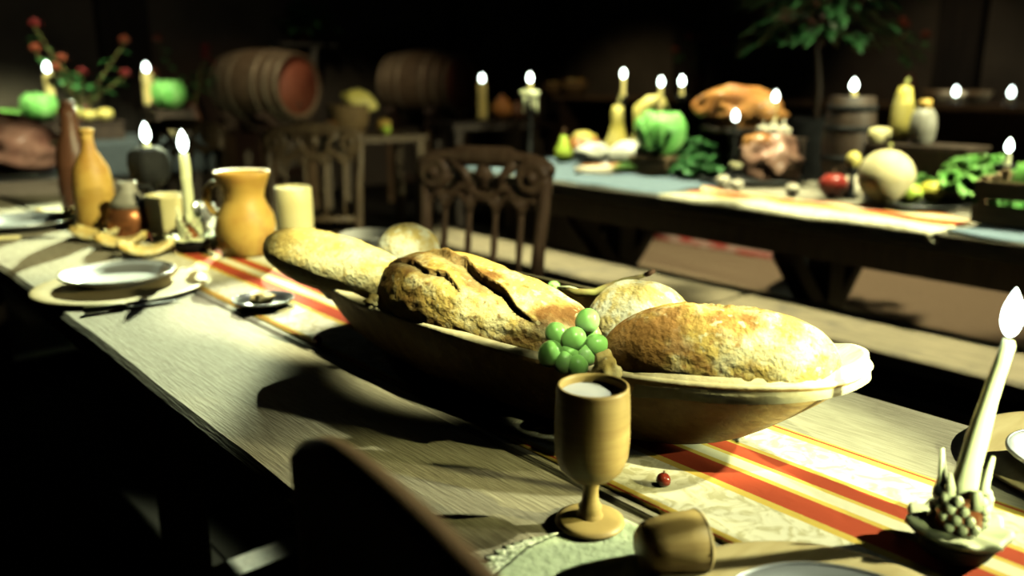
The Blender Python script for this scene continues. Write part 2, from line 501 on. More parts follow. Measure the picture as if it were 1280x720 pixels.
def sheet(bm, fn, nu, nv, th=0.0015):
    """closed thin sheet from fn(u,v)->Vector, u,v in 0..1, with thickness th along -z of the sheet normal"""
    g = [[Vector(fn(i / nu, j / nv)) for j in range(nv + 1)] for i in range(nu + 1)]

    def nrm(i, j):
        a = g[min(i + 1, nu)][j] - g[max(i - 1, 0)][j]
        b = g[i][min(j + 1, nv)] - g[i][max(j - 1, 0)]
        n = a.cross(b)
        return n.normalized() if n.length > 1e-12 else Vector((0, 0, 1))
    top = [[bm.verts.new(g[i][j]) for j in range(nv + 1)] for i in range(nu + 1)]
    bot = [[bm.verts.new(g[i][j] - nrm(i, j) * th) for j in range(nv + 1)] for i in range(nu + 1)]
    for i in range(nu):
        for j in range(nv):
            bm.faces.new((top[i][j], top[i + 1][j], top[i + 1][j + 1], top[i][j + 1]))
            bm.faces.new((bot[i][j + 1], bot[i + 1][j + 1], bot[i + 1][j], bot[i][j]))
    rim = [(i, 0) for i in range(nu)] + [(nu, j) for j in range(nv)] + [(i, nv) for i in range(nu, 0, -1)] + [(0, j) for j in range(nv, 0, -1)]
    for k in range(len(rim)):
        a, b = rim[k], rim[(k + 1) % len(rim)]
        bm.faces.new((top[a[0]][a[1]], bot[a[0]][a[1]], bot[b[0]][b[1]], top[b[0]][b[1]]))
    return bm


def leaf(bm, base, d, length, width, up=Vector((0, 0, 1)), droop=0.3, ruf=0.0, cup=0.2, nu=6, nv=4, seed=0, th=0.001):
    """one leaf growing from base in direction d"""
    d = Vector(d).normalized()
    s = d.cross(up)
    s = s.normalized() if s.length > 1e-4 else Vector((1, 0, 0))
    n = s.cross(d)

    def fn(u, v):
        w = width * (math.sin(PI * min(1, u * 0.86 + 0.12)) ** 0.7) * 0.5
        q = (v - 0.5) * 2
        r = ruf * math.sin(u * 11 + q * 3 + seed) * abs(q) * width
        return Vector(base) + d * (u * length) + s * (q * w) + n * (cup * w * q * q + r) - up * (droop * length * u * u)
    return sheet(bm, fn, nu, nv, th)


def cabbage_bm(r, seed=0, n=16, ruf=0.03):
    rnd = random.Random(seed)
    bm = blob(r * 0.86, r * 0.86, r * 0.82, (0, 0, r), 0.06, 9, seed, 3)
    for k in range(n):
        a = k * 2.4 + rnd.random() * 0.4
        lay = 0.9 + 0.14 * (k / n)
        ctr = a
        lift = 0.25 + 0.5 * ((k * 7) % n) / n

        def fn(u, v, ctr=ctr, lay=lay, lift=lift, k=k):
            el = -1.3 + u * (1.6 + lift)
            az = ctr + (v - 0.5) * 1.9 * (0.35 + math.sin(PI * min(1, u * 0.8 + 0.15)) * 0.65)
            f = r * lay * (1 + ruf * 2 * u * u * math.sin(v * 14 + k) + 0.07 * u ** 3)
            return (f * math.cos(el) * math.cos(az), f * math.cos(el) * math.sin(az), r + f * 0.95 * math.sin(el))
        sheet(bm, fn, 8, 8, 0.0015)
    mz = min(v.co.z for v in bm.verts)
    bmesh.ops.translate(bm, vec=(0, 0, -mz), verts=bm.verts)
    return bm


def lettuce_bm(r, seed=0, n=26, flat=1.0):
    rnd = random.Random(seed)
    bm = bmesh.new()
    for k in range(n):
        a = k * 2.4
        el = 0.25 + 1.1 * k / n
        d = Vector((math.cos(a) * math.cos(el), math.sin(a) * math.cos(el), math.sin(el) * flat))
        leaf(bm, (d.x * r * 0.1, d.y * r * 0.1, r * 0.25), d, r * (0.9 + 0.3 * rnd.random()), r * 0.75, droop=0.25, ruf=0.16, cup=0.5, nu=10, nv=8, seed=k, th=0.0015)
    blob(r * 0.4, r * 0.4, r * 0.4, (0, 0, r * 0.4), 0.1, 9, seed, 2, bm)
    mz = min(v.co.z for v in bm.verts)
    bmesh.ops.translate(bm, vec=(0, 0, -mz), verts=bm.verts)
    return bm


def loaf_bm(L, ry, rz, seed=0, p=2.6, nu=90, nv=64, groove=None, flat=-0.72, amp=0.05, bend=0.0, taper=0.0, scorch=None):
    """loaf along local x, flattened underneath; groove: list of (u0,u1,angle at u0,angle at u1,width,depth)"""
    bm = bmesh.new()
    sc = bm.verts.layers.float.new('score')
    bk = bm.verts.layers.float.new('scorch')
    rows = []
    for i in range(nu + 1):
        u = -1 + 2 * i / nu
        u = math.sin(u * PI / 2)
        f = max(0.0, 1 - abs(u) ** p) ** (1 / 2.0)
        f *= 1 + taper * u
        row = []
        for j in range(nv):
            a = 2 * PI * j / nv          # 0 = up, grows toward -y (the near side)
            cy, cz = -math.sin(a), math.cos(a)
            k = 1 + amp * noise.noise(Vector((u * 2.2 + seed * 5, cy * 1.6, cz * 1.6))) + amp * 0.35 * noise.noise(Vector((u * 9 + seed, cy * 5, cz * 5)))
            s = b = 0.0
            for (u0, u1, a0, a1, wd, dp) in (groove or []):
                if u0 - 0.1 < u < u1 + 0.1:
                    t = (u - u0) / (u1 - u0)
                    ac = a0 + (a1 - a0) * t + 0.05 * math.sin(u * 14 + seed)
                    da = (a - ac + PI) % (2 * PI) - PI
                    e = max(0.0, 1 - (2 * t - 1) ** 4) if 0 <= t <= 1 else 0
                    w = wd * (0.5 + 0.5 * e)
                    q_ = da / w + 0.22 * noise.noise(Vector((u * 7, seed * 3, 1)))
                    # a lifted ear, a steep drop below it, then the opened crumb running out
                    if q_ < -1:
                        g, ear = 0.0, math.exp((q_ + 1) * 2.2)
                    else:
                        st = min(1.0, (q_ + 1) / 0.22)
                        g = st * max(0.0, 1 - (q_ + 1) / 2.2) ** 1.1
                        ear = 1 - st
                    rag = 0.16 * noise.noise(Vector((u * 22, a * 9, seed))) * (1 if g > 0 else 0)
                    k += e * (-dp * g * (1 + rag) + dp * 0.55 * ear)
                    s = max(s, min(1, g * 1.6) * e * (0.8 + 0.3 * noise.noise(Vector((u * 25, a * 9, 0)))))
                    b = max(b, 0.85 * math.exp(-((q_ + 0.95) / 0.20) ** 2) * e)
            y, z = ry * f * k * cy, rz * f * k * cz
            if z < flat * rz * f:
                z = flat * rz * f + (z - flat * rz * f) * 0.15
            x = u * L / 2 * (1 + 0.02 * noise.noise(Vector((cy, cz, seed))))
            v = bm.verts.new((x, y + bend * (1 - u * u), z))
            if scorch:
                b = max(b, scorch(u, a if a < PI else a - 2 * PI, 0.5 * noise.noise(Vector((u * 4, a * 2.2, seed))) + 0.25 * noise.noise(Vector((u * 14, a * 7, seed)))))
            v[sc] = s
            v[bk] = b
            row.append(v)
        rows.append(row)
    for A, B in zip(rows, rows[1:]):
        for j in range(nv):
            q = (j + 1) % nv
            bm.faces.new((A[j], A[q], B[q], B[j]))
    bmesh.ops.remove_doubles(bm, verts=bm.verts, dist=1e-5)
    bm.normal_update()
    bmesh.ops.recalc_face_normals(bm, faces=bm.faces)
    return bm


def place_axis(o, p0, p1):
    """put an object whose long axis is local x between p0 and p1"""
    p0, p1 = Vector(p0), Vector(p1)
    o.location = (p0 + p1) / 2
    d = (p1 - p0).normalized()
    s = Vector((0, 0, 1)).cross(d).normalized()
    n = d.cross(s)
    o.rotation_euler = Matrix((d, s, n)).transposed().to_euler()


def flame_bm(w=0.009, h=0.045):
    prof = [(0.0004, 0)] + [(w * math.sin(PI * min(1, t ** 0.75)) ** 0.8, h * t) for t in [i / 14 for i in range(1, 14)]] + [(0.0004, h)]
    return lathe(prof, 16)


def candle(base, height, r, label, mat='wax', top=None, flame=(0.011, 0.045), group=None, lean=(0, 0)):
    """tapered wax candle with wick and flame; its foot at base"""
    t = thing('candle', label, 'candle', base, 0, group)
    lx, ly = lean
    n = 8
    tr = top or r * 0.75
    pts = [(lx * (i / n) ** 1.3, ly * (i / n) ** 1.3, height * i / n) for i in range(n + 1)]
    rr = [(r + (tr - r) * i / n) * (1 + 0.04 * math.sin(i * 2.3)) for i in range(n + 1)]
    bm = tube(pts, rr, 20)
    for k in range(3):
        a = k * 2.1 + height * 30
        hh = height * (0.35 + 0.15 * k)
        z1 = height * 0.98
        tube([(lx + math.cos(a) * tr * 0.9, ly + math.sin(a) * tr * 0.9, z1), (lx * 0.8 + math.cos(a) * tr, ly * 0.8 + math.sin(a) * tr, z1 - hh * 0.4), (lx * 0.6 + math.cos(a) * tr * 1.05, ly * 0.6 + math.sin(a) * tr * 1.05, z1 - hh * 0.7)], [0.12 * r, 0.16 * r, 0.22 * r], 8, bm)
    build('wax_body', bm, mat, t)
    wk = build('wick', tube([(lx, ly, height - 0.002), (lx, ly, height + 0.008)], 0.0011, 6), 'wick', t)
    build('flame', flame_bm(*flame), 'flame', wk, (lx, ly, height + 0.003))
    return t


# ------------------------------------------------------------------ the room
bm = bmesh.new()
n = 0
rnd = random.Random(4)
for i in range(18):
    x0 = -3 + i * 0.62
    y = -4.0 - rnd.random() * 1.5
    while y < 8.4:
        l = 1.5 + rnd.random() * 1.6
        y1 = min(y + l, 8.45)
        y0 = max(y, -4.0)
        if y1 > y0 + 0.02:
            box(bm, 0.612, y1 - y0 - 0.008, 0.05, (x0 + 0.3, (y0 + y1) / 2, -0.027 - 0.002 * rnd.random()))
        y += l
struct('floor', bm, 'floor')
struct('wall_left', box(bmesh.new(), 11.4, 0.2, 3.8, (2.6, 8.42, 1.85)), 'plaster')
struct('wall_right', box(bmesh.new(), 0.2, 12.6, 3.8, (8.1, 2.2, 1.85)), 'plaster')
struct('wall_near', box(bmesh.new(), 11.4, 0.2, 3.8, (2.6, -4.1, 1.85)), 'plaster')
struct('wall_entry', box(bmesh.new(), 0.2, 12.6, 3.8, (-3.1, 2.2, 1.85)), 'plaster')
bm = box(bmesh.new(), 11.4, 12.8, 0.1, (2.6, 2.2, 4.05))
for i in range(6):
    box(bm, 0.2, 12.4, 0.24, (-2 + i * 1.9, 2.2, 3.9))
struct('ceiling', bm, 'beam')


def wall_post(i, px, wall):
    z = 1.2
    if wall == 'y':
        k = (px - 640) / FPX
        n_ = RT - FW * k
        x = -(n_.y * 8.28 + n_.z * (z - CAM.z)) / n_.x
        p = (x, 8.24, 1.88)
        struct('trim_%d' % i, box(bmesh.new(), 0.42, 0.16, 3.74, p, bev=0.01), 'beam')
    else:
        p = atx(px, 7.95, z)
        struct('trim_%d' % i, box(bmesh.new(), 0.16, 0.36, 3.74, (7.93, p.y, 1.88), bev=0.01), 'beam')


wall_post(1, 158, 'y')
wall_post(2, 580, 'y')
wall_post(3, 862, 'x')
wall_post(4, 1196, 'x')
struct('trim_5', box(bmesh.new(), 0.22, 0.22, 3.74, (7.89, 8.21, 1.88), bev=0.01), 'beam')
# timber braces arching from the posts
# ------------------------------------------------------------------ the near long table, its runner
TX0, TX1, TY0, TY1 = 0.38, 1.165, -0.75, 4.35
t = thing('long_table', 'long grey plank table carrying the bread trough, nearest in the photo', 'table', (0.77, 1.8, 0))
bm = bmesh.new()
for i, (a, b) in enumerate(((TX0, 0.64), (0.643, 0.905), (0.908, TX1))):
    rnd = random.Random(i)

    nn = 60
    rows = []
    for k in range(nn + 1):
        y = TY0 + (TY1 - TY0) * k / nn
        ea = a + (0.008 * noise.noise(Vector((y * 2.2, 3.1, 0))) + 0.004 * noise.noise(Vector((y * 9, 1, 0))) if i == 0 else 0)
        eb = b
        x0, x1 = ea - 0.77, eb - 0.77
        yy = y - 1.8
        dz = 0.0015 * noise.noise(Vector((y * 2, i * 5, 0)))
        rows.append([bm.verts.new(q) for q in ((x0, yy, 0.70), (x0 - 0.002, yy, 0.742), (x0 + 0.008, yy, 0.75), (x1 - 0.003, yy, 0.75), (x1, yy, 0.746), (x1, yy, 0.70))])
    for A, B in zip(rows, rows[1:]):
        for j in range(6):
            q = (j + 1) % 6
            bm.faces.new((A[j], A[q], B[q], B[j]))
    bm.faces.new(rows[0])
    bm.faces.new(rows[-1][::-1])
bmesh.ops.recalc_face_normals(bm, faces=bm.faces)
build('tabletop', bm, 'table', t, smooth=False)
for yy in (-2.1, 0.0, 2.1):
    bm = box(bmesh.new(), 0.6, 0.08, 0.09, (0, yy, 0.655), bev=0.006)
    for sx in (-0.2, 0.2):
        box(bm, 0.09, 0.07, 0.62, (sx, yy, 0.305), bev=0.006)
    box(bm, 0.66, 0.09, 0.06, (0, yy, 0.03), bev=0.006)
    build('trestle', bm, 'darkwood', t, smooth=False)
build('stretcher', box(bmesh.new(), 0.05, 4.1, 0.09, (0, 0, 0.3), bev=0.006), 'darkwood', t, smooth=False)

RX0, RX1 = 0.66, 0.965
MT['runner'] = runner_mat('striped_brocade', RX0 - 0.81, RX1 - 0.81)


def runner_bm(x0, x1, y0, y1, amp, seed, n=160):
    bm = bmesh.new()

    def fn(u, v):
        y = y0 + (y1 - y0) * v
        x = x0 + (x1 - x0) * u
        return (x, y, 0.0026 + amp * (0.5 + 0.5 * noise.noise(Vector((x * 5, y * 3.2, seed)))))
    return sheet(bm, fn, 12, n, 0.0014)


bm = runner_bm(RX0 - 0.81, RX1 - 0.81, -2.2, 1.75, 0.0, 2)
solo('table_runner', bm, 'runner', 'cream brocade runner with two red stripes lying along the near table', 'table runner', (0.81, 1.6, ZT - 0.001))
ZR = ZT + 0.0018

# ------------------------------------------------------------------ dough trough
TRC, TRA = Vector((0.828, 0.92, ZR)), 0.075          # centre, turn of its long axis away from y
TH, TA, TB = 0.112, 0.168, 0.50
troot = thing('dough_trough', 'long hewn wooden trough full of bread on the near table', 'trough', TRC, PI / 2 + TRA)
# local x runs along the trough (far end +), local y across (near side +: toward -x of the room)


def tr_out(a, s, e=2.7):
    c, q = math.cos(a), math.sin(a)
    return Vector((math.copysign(abs(c) ** (2 / e), c) * s[0], math.copysign(abs(q) ** (2 / e), q) * s[1]))


def tr_skew(p):
    # the near end of the hollowed log leans toward the far side of the table
    return Vector((p.x, p.y - 0.045 * max(0.0, -p.x / TB) ** 2.5))


def trough_shell(seg=128):
    bm = bmesh.new()
    rows = []

    def ring(fx, fy, z, rise, inset=(0, 0), e=2.5):
        row = []
        for k in range(seg):
            a = 2 * PI * k / seg
            p = tr_skew(tr_out(a, (TB * fx - inset[0], TA * fy - inset[1]), e))
            w = 0.006 * noise.noise(Vector((p.x * 7, p.y * 7, z * 9)))
            zz = z + rise * (abs(p.x) / TB) ** 3 + 0.3 * w * (1 if z > 0.02 else 0)
            row.append(bm.verts.new((p.x + w * 0.6, p.y + w, max(zz, 0.0))))
        rows.append(row)
    for tt in (0, 0.02, 0.08, 0.18, 0.32, 0.48, 0.64, 0.8, 0.93, 1.0):
        g = tt ** 0.62
        ring(0.66 + 0.34 * tt ** 0.75, 0.56 + 0.44 * g, TH * tt, 0.010 * tt ** 1.5)
    # rolled rim, broader at the two ends, then the hollow
    ring(0.995, 0.985, TH + 0.004, 0.010)
    ring(0.93, 0.905, TH + 0.004, 0.009)
    ring(0.91, 0.885, TH - 0.003, 0.007)
    for tt in (0.8, 0.6, 0.4, 0.22, 0.14):
        ring(0.60 + 0.30 * tt ** 0.75, 0.46 + 0.42 * tt ** 0.62, TH * tt, 0.008 * tt)
    for r_i, (A, B) in enumerate(zip(rows, rows[1:])):
        for j in range(seg):
            q = (j + 1) % seg
            f = bm.faces.new((A[j], A[q], B[q], B[j]))
            if r_i in (9, 10):
                f.material_index = 1
    bm.faces.new(rows[0][::-1])
    bm.faces.new(rows[-1])
    bmesh.ops.recalc_face_normals(bm, faces=bm.faces)
    return bm


build('hollow', trough_shell(), ['trough', 'trough_rim'], troot)
# the thick lips at the two ends
for s, a0, a1 in ((-1, -0.60, 1.0), (1, -0.9, 0.9)):
    def fn(u, v, s=s, a0=a0, a1=a1):
        a = a0 + (a1 - a0) * u
        k = 0.90 + 0.085 * v + 0.004 * math.sin(u * 9)
        q = tr_out(a, (TB * k, TA * k), 2.5)
        p = tr_skew(Vector((s * q.x, q.y if s < 0 else -q.y)))
        thin = max(0.0, abs(u - 0.5) * 2 - 0.75) / 0.25
        return (p.x, p.y, TH + 0.011 + 0.012 * (abs(p.x) / TB) ** 6 - 0.008 * thin ** 2 + 0.003 * v)
    bm = sheet(bmesh.new(), fn, 40, 6, 0.030)
    bmesh.ops.recalc_face_normals(bm, faces=bm.faces)
    build('lip', bm, 'trough_rim', troot)

# ------------------------------------------------------------------ bread
B_CENTRE = bread_mat('crusty_bread', (0.52, 0.34, 0.08), (0.64, 0.47, 0.15), (0.76, 0.66, 0.36), (0.20, 0.09, 0.022), score=(0.34, 0.25, 0.11), fl=(0.5, 0.62), scale=18)
B_PALE = bread_mat('pale_bread', (0.70, 0.52, 0.17), (0.76, 0.62, 0.28), (0.78, 0.70, 0.40), (0.62, 0.42, 0.12), score=(0.66, 0.56, 0.25), fl=(0.48, 0.6), scale=12)
B_FLOUR = bread_mat('floured_bread', (0.56, 0.37, 0.085), (0.66, 0.49, 0.15), (0.84, 0.78, 0.50), (0.34, 0.165, 0.045), score=(0.66, 0.50, 0.2), fl=(0.48, 0.62), scale=16)
B_ROLL = bread_mat('floury_roll', (0.72, 0.55, 0.20), (0.78, 0.66, 0.34), (0.88, 0.85, 0.66), (0.66, 0.5, 0.18), fl=(0.42, 0.52), scale=24)


def bread(name, label, mat, p0, p1, ry, rz, ext=0.0, roll=0.0, **kw):
    p0, p1 = Vector(p0), Vector(p1)
    L = (p1 - p0).length
    o = build(name, loaf_bm(L, ry, rz, **kw), mat)
    place_axis(o, p0, p1)
    if roll:
        o.rotation_euler = (o.rotation_euler.to_matrix() @ Matrix.Rotation(roll, 3, 'X')).to_euler()
    tag(o, label, 'bread')
    return o


# loaves run from their far (left in the photo) end to their near end, so local -y faces the camera
bread('bread_loaf', 'long pale yellow loaf sticking out of the far end of the trough', B_PALE, (0.668, 1.455, 0.908), (0.735, 1.095, 0.878), 0.058, 0.050, seed=3, p=3.0, amp=0.06,
      groove=[(-0.75, 0.85, -0.35, -0.1, 0.10, 0.10)])
bread('bread_loaf', 'big crusty loaf with a deep brown slash in the middle of the trough', B_CENTRE, (0.705, 1.115, 0.892), (0.79, 0.728, 0.856), 0.078, 0.071, seed=1, p=2.4, amp=0.10, taper=-0.12,
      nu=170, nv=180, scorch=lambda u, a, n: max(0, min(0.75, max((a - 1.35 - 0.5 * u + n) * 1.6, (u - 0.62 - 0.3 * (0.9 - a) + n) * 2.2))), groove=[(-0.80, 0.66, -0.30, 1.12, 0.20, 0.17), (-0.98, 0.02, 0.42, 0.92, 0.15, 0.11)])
bread('bread_loaf', 'broad flour dusted golden loaf at the near end of the trough', B_FLOUR, (0.735, 0.672, 0.884), (0.885, 0.442, 0.888), 0.057, 0.061, seed=7, p=2.4, amp=0.07,
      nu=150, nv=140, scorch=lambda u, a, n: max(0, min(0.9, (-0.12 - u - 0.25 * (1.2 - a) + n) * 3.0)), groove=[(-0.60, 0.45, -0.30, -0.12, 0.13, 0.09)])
bread('bread_roll', 'round floury roll behind the green grapes', B_ROLL, (0.896, 0.847, 0.850), (0.936, 0.692, 0.850), 0.076, 0.072, seed=11, p=2.1, amp=0.04, flat=-0.9)
bread('bread_roll', 'small pale round roll behind the two far loaves of the trough', B_ROLL, (0.865, 1.385, 0.878), (0.915, 1.27, 0.878), 0.058, 0.060, seed=14, p=2.1, amp=0.04, flat=-0.9)
for nm, lb, px, py, z, r, sd in (('bread_chunk', 'torn yellow chunk of bread between the grapes and the floured loaf', 757, 466, 0.868, (0.020, 0.017, 0.024), 5), ('bread_chunk', 'tiny bread crumb lump wedged between the pale loaf and the slashed loaf', 466, 377, 0.875, (0.014, 0.012, 0.010), 6)):
    bm = blob(*r, amp=0.5, freq=8, seed=sd, sub=4)
    solo(nm, bm, B_PALE, lb, 'bread', at(px, py, z))

# ------------------------------------------------------------------ grapes and twig
gr = thing('grape_bunch', 'bunch of green grapes lying among the loaves', 'grapes', at(716, 436, 0.872))
g0 = None
ORG = gr.location.copy()
for k, (px, py, z, r) in enumerate(((734, 402, 0.905, 0.0155), (717, 425, 0.897, 0.0155), (696, 418, 0.893, 0.0145), (688, 442, 0.882, 0.015), (747, 433, 0.890, 0.0145), (733, 444, 0.880, 0.012), (706, 452, 0.874, 0.013), (778, 424, 0.882, 0.0125), (722, 458, 0.870, 0.013), (738, 420, 0.885, 0.0125), (712, 444, 0.880, 0.0125))):
    p = at(px, py, z) - ORG
    if g0 is None:
        bm = blob(0.0145, 0.0145, 0.0165, sub=4)
        g0 = build('grape', bm, 'grape', gr, p)
        g = g0
    else:
        g = g0.copy()
        COL.objects.link(g)
        g.parent = gr
        g.location = p
    g.scale = (r / 0.0145,) * 3
    g.rotation_euler = (0.4 * math.sin(k * 2), 0.5 * math.cos(k * 3), k)
a, b, c = at(747, 415, 0.885) - ORG, at(725, 440, 0.876) - ORG, at(700, 440, 0.874) - ORG
bm = tube([a, b, c], 0.0022, 8)
tube([b, at(780, 424, 0.876) - ORG], 0.0016, 8, bm)
build('stalk', bm, 'stem', gr)

tw = thing('twig', 'pale green vine twig with a brown tip lying behind the round roll', 'twig', at(735, 371, 0.895))
ORG = tw.location.copy()
P = [at(x, y, z) - ORG for x, y, z in ((704, 361, 0.893), (722, 366, 0.894), (742, 366, 0.896), (762, 358, 0.899), (780, 351, 0.903), (796, 347, 0.906), (806, 344, 0.909))]
build('stem', tube(P, [0.004, 0.0066, 0.0058, 0.0058, 0.005, 0.0038, 0.003], 12), 'stem', tw)
build('cut_tip', tube([P[-1], at(811, 342, 0.912) - ORG, at(817, 339, 0.914) - ORG], [0.003, 0.0042, 0.0036], 10), 'brownstem', tw)
build('bud', blob(0.009, 0.009, 0.007, at(692, 357, 0.895) - ORG, 0.2, 8, 2, 3), 'grape', tw)
build('side_shoot', tube([at(697, 359, 0.896) - ORG, at(712, 359, 0.899) - ORG, at(722, 361, 0.9) - ORG], [0.002, 0.0018, 0.001], 8), 'wax', tw)

for lb, px, py in (('small dark red berry on the runner under the near end of the trough', 829, 607), ('small brown red berry on the runner by the far end of the trough', 397, 430)):
    t = thing('berry', lb, 'berry', at(px, py, ZR))
    build('fruit', blob(0.0085, 0.0085, 0.008, (0, 0, 0.0075), 0.1, 5, 1, 3), 'cherry', t)
    build('calyx', tube([(0, 0, 0.0145), (0.002, 0.001, 0.018)], 0.0012, 6), 'brownstem', t)

# ------------------------------------------------------------------ goblet of milk, napkin, tipped cup
NZ = ZT + 0.0018
gp = at(737, 657, ZT)
t = thing('goblet', 'turned wooden goblet filled with milk in front of the trough', 'goblet', (gp.x, gp.y, NZ + 0.0012))
bowl = [(0.011, 0.052), (0.024, 0.056), (0.033, 0.065), (0.0375, 0.079), (0.0388, 0.097), (0.0385, 0.118), (0.0378, 0.138), (0.0368, 0.151), (0.0360, 0.1545), (0.0340, 0.1550), (0.0330, 0.151), (0.033, 0.125), (0.0335, 0.10), (0.031, 0.08), (0.02, 0.066), (0.0005, 0.064)]
build('bowl', lathe(bowl, 56), 'goblet', t)
build('stem', lathe([(0.0005, 0.006), (0.016, 0.007), (0.0125, 0.012), (0.0118, 0.016), (0.0125, 0.02), (0.0092, 0.026), (0.0082, 0.034), (0.0085, 0.044), (0.0125, 0.053), (0.0005, 0.058)], 40), 'goblet', t)
build('foot', lathe([(0.0005, 0.0), (0.034, 0.0), (0.0365, 0.002), (0.0362, 0.0045), (0.030, 0.007), (0.018, 0.0095), (0.0005, 0.010)], 48), 'darkpewter' if False else 'goblet', t)
solo('milk', lathe([(0.0005, 0.0), (0.0333, 0.0), (0.0331, 0.012), (0.0005, 0.0125)], 40), 'milk', 'white milk filling the turned wooden goblet', 'milk', (gp.x, gp.y, NZ + 0.0012 + 0.1335), smooth=False)

corners = [at(604, 730), at(655, 688), at(704, 668), at(776, 648), at(832, 674), at(800, 745)]


def napkin_fn(u, v):
    # left edge corners 0,1,2 ; right edge 5,4,3
    def edge(c, w):
        return c[0].lerp(c[1], w * 2) if w < 0.5 else c[1].lerp(c[2], w * 2 - 1)
    a, b = edge(corners[0:3], v), edge(corners[5:2:-1], v)
    p = a.lerp(b, u)
    z = 0.0018 + 0.0
    return (p.x - corners[2].x, p.y - corners[2].y, z)


nt_ = thing('napkin', 'pale green linen napkin with a lace edge under the wooden goblet', 'napkin', (corners[2].x, corners[2].y, ZT))
build('cloth', sheet(bmesh.new(), napkin_fn, 20, 20, 0.0016), 'linen', nt_)


def lace_fn(u, v):
    p = Vector(napkin_fn(0, v))
    q = Vector(napkin_fn(0.1, v))
    d = (p - q).normalized()
    p = p + d * (0.024 * u * (1 + 0.2 * math.sin(v * 60))) + d * -0.002
    p.z = 0.0018 + 0.0015 * math.sin(v * 60) * u + 0.0012
    return p


build('lace_edge', sheet(bmesh.new(), lace_fn, 5, 90, 0.0012), 'lace', nt_)

# wooden cup tipped on its side, mouth toward the right of the photo
cpos = at(838, 716, ZT)
t = thing('wooden_cup', 'small wooden cup lying on its side beside the runner edge', 'cup', (cpos.x, cpos.y, ZT + 0.0305), -0.48)
prof = [(0.0005, 0), (0.018, 0.0), (0.0235, 0.006), (0.0270, 0.02), (0.0292, 0.04), (0.0298, 0.060), (0.0288, 0.062), (0.0272, 0.060), (0.0265, 0.04), (0.024, 0.018), (0.016, 0.008), (0.0005, 0.007)]
bm = lathe(prof, 40)
bmesh.ops.translate(bm, vec=(0, 0, -0.032), verts=bm.verts)
bmesh.ops.rotate(bm, cent=(0, 0, 0), matrix=Matrix.Rotation(PI / 2, 3, 'Y'), verts=bm.verts)
build('cup_body', bm, 'goblet', t)
bm = tube([(0.0275, 0.0292 * math.cos(k * PI / 18), 0.0292 * math.sin(k * PI / 18)) for k in range(37)], 0.0013, 8)
build('rim_band', bm, 'charger', t)

# ------------------------------------------------------------------ plates


def charger(loc, r, label, rot=0, name='charger_plate'):
    t = thing(name, label, 'plate', loc, rot)
    build('board', lathe([(0.0005, 0.0), (r * 0.9, 0.0), (r * 0.985, 0.003), (r, 0.006), (r * 0.99, 0.0085), (r * 0.95, 0.0095), (r * 0.85, 0.0085), (r * 0.80, 0.0075), (0.0005, 0.007)], 72), 'charger', t)
    return t


def pewter(loc, r, label, mat='pewter', depth=0.016, name='pewter_plate'):
    t = thing(name, label, 'plate', loc)
    build('dish', lathe([(0.0005, 0.0), (r * 0.62, 0.0), (r * 0.7, 0.003), (r * 0.78, depth * 0.6), (r * 0.97, depth), (r, depth + 0.0015), (r * 0.985, depth + 0.0035), (r * 0.95, depth + 0.003), (r * 0.78, depth * 0.6 + 0.0035), (r * 0.7, 0.006), (r * 0.6, 0.0035), (0.0005, 0.003)], 72), mat, t)
    bm = bmesh.new()
    tube([(math.cos(2 * PI * k / 72) * r * 0.975, math.sin(2 * PI * k / 72) * r * 0.975, depth + 0.0036) for k in range(73)], 0.0016, 8, bm)
    build('rim_bead', bm, mat, t)
    return t


q = at(152, 360)
charger((q.x, q.y, ZT), 0.182, 'pale wooden charger at the far left place setting, pewter plate upon it')
pewter((q.x + 0.005, q.y + 0.03, ZT + 0.0085), 0.122, 'shiny pewter plate on the far left wooden charger', depth=0.02)
q = at(965, 693) - Vector((math.sin(YAW), math.cos(YAW), 0)) * 0.150
charger((q.x, q.y, ZT + 0.003), 0.158, 'wooden charger cut off by the bottom edge of the photo')
pewter((q.x - 0.012, q.y - 0.02, ZT + 0.0115), 0.108, 'pewter plate on the charger at the bottom edge of the photo', depth=0.018)
q = at(1225, 592) + RT * 0.165
charger((q.x, q.y, ZT + 0.004), 0.165, 'wooden charger at the right edge behind the tall lit candle')
q = at(1266, 590, ZT + 0.02) + RT * 0.078
pewter((q.x, q.y, ZT + 0.0125), 0.078, 'thick rimmed pewter plate on the charger behind the tall lit candle', depth=0.024)
q = at(30, 284)
pewter((q.x, q.y, ZT), 0.15, 'pewter plate at the far end of the table near the left edge', depth=0.022)
q = at(330, 384)
pewter((q.x, q.y, ZR), 0.062, 'small dark dish on the runner beside the far end of the trough', 'darkpewter', 0.014, 'small_dish')
bm = blob(0.026, 0.02, 0.012, amp=0.5, seed=8)
solo('bread_chunk', bm, B_PALE, 'pale bread morsel in the small dark dish', 'bread', (q.x, q.y + 0.01, ZR + 0.014))
q = at(462, 304)
pewter((q.x, q.y, ZT), 0.085, 'white plate behind the long pale loaf', 'white', 0.024, 'white_plate')

# knives


def knife(p0, p1, label):
    p0, p1 = Vector(p0), Vector(p1)
    d = p1 - p0
    t = thing('table_knife', label, 'knife', p0, math.atan2(d.y, d.x))
    L = d.length
    bm = tube([(0, 0, 0.008), (0.004, 0, 0.008), (0.03, 0, 0.0075), (L * 0.42, 0, 0.007), (L * 0.45, 0, 0.007)], [0.004, 0.0075, 0.0068, 0.0062, 0.004], 14)
    build('handle', bm, 'bone', t)
    bm = sheet(bmesh.new(), lambda u, v: (L * (0.44 + 0.56 * u), (v - 0.5) * 0.020 * (1 - 0.8 * u ** 4) - 0.003 * u, 0.0045), 12, 3, 0.0018)
    build('blade', bm, 'darkpewter', t)


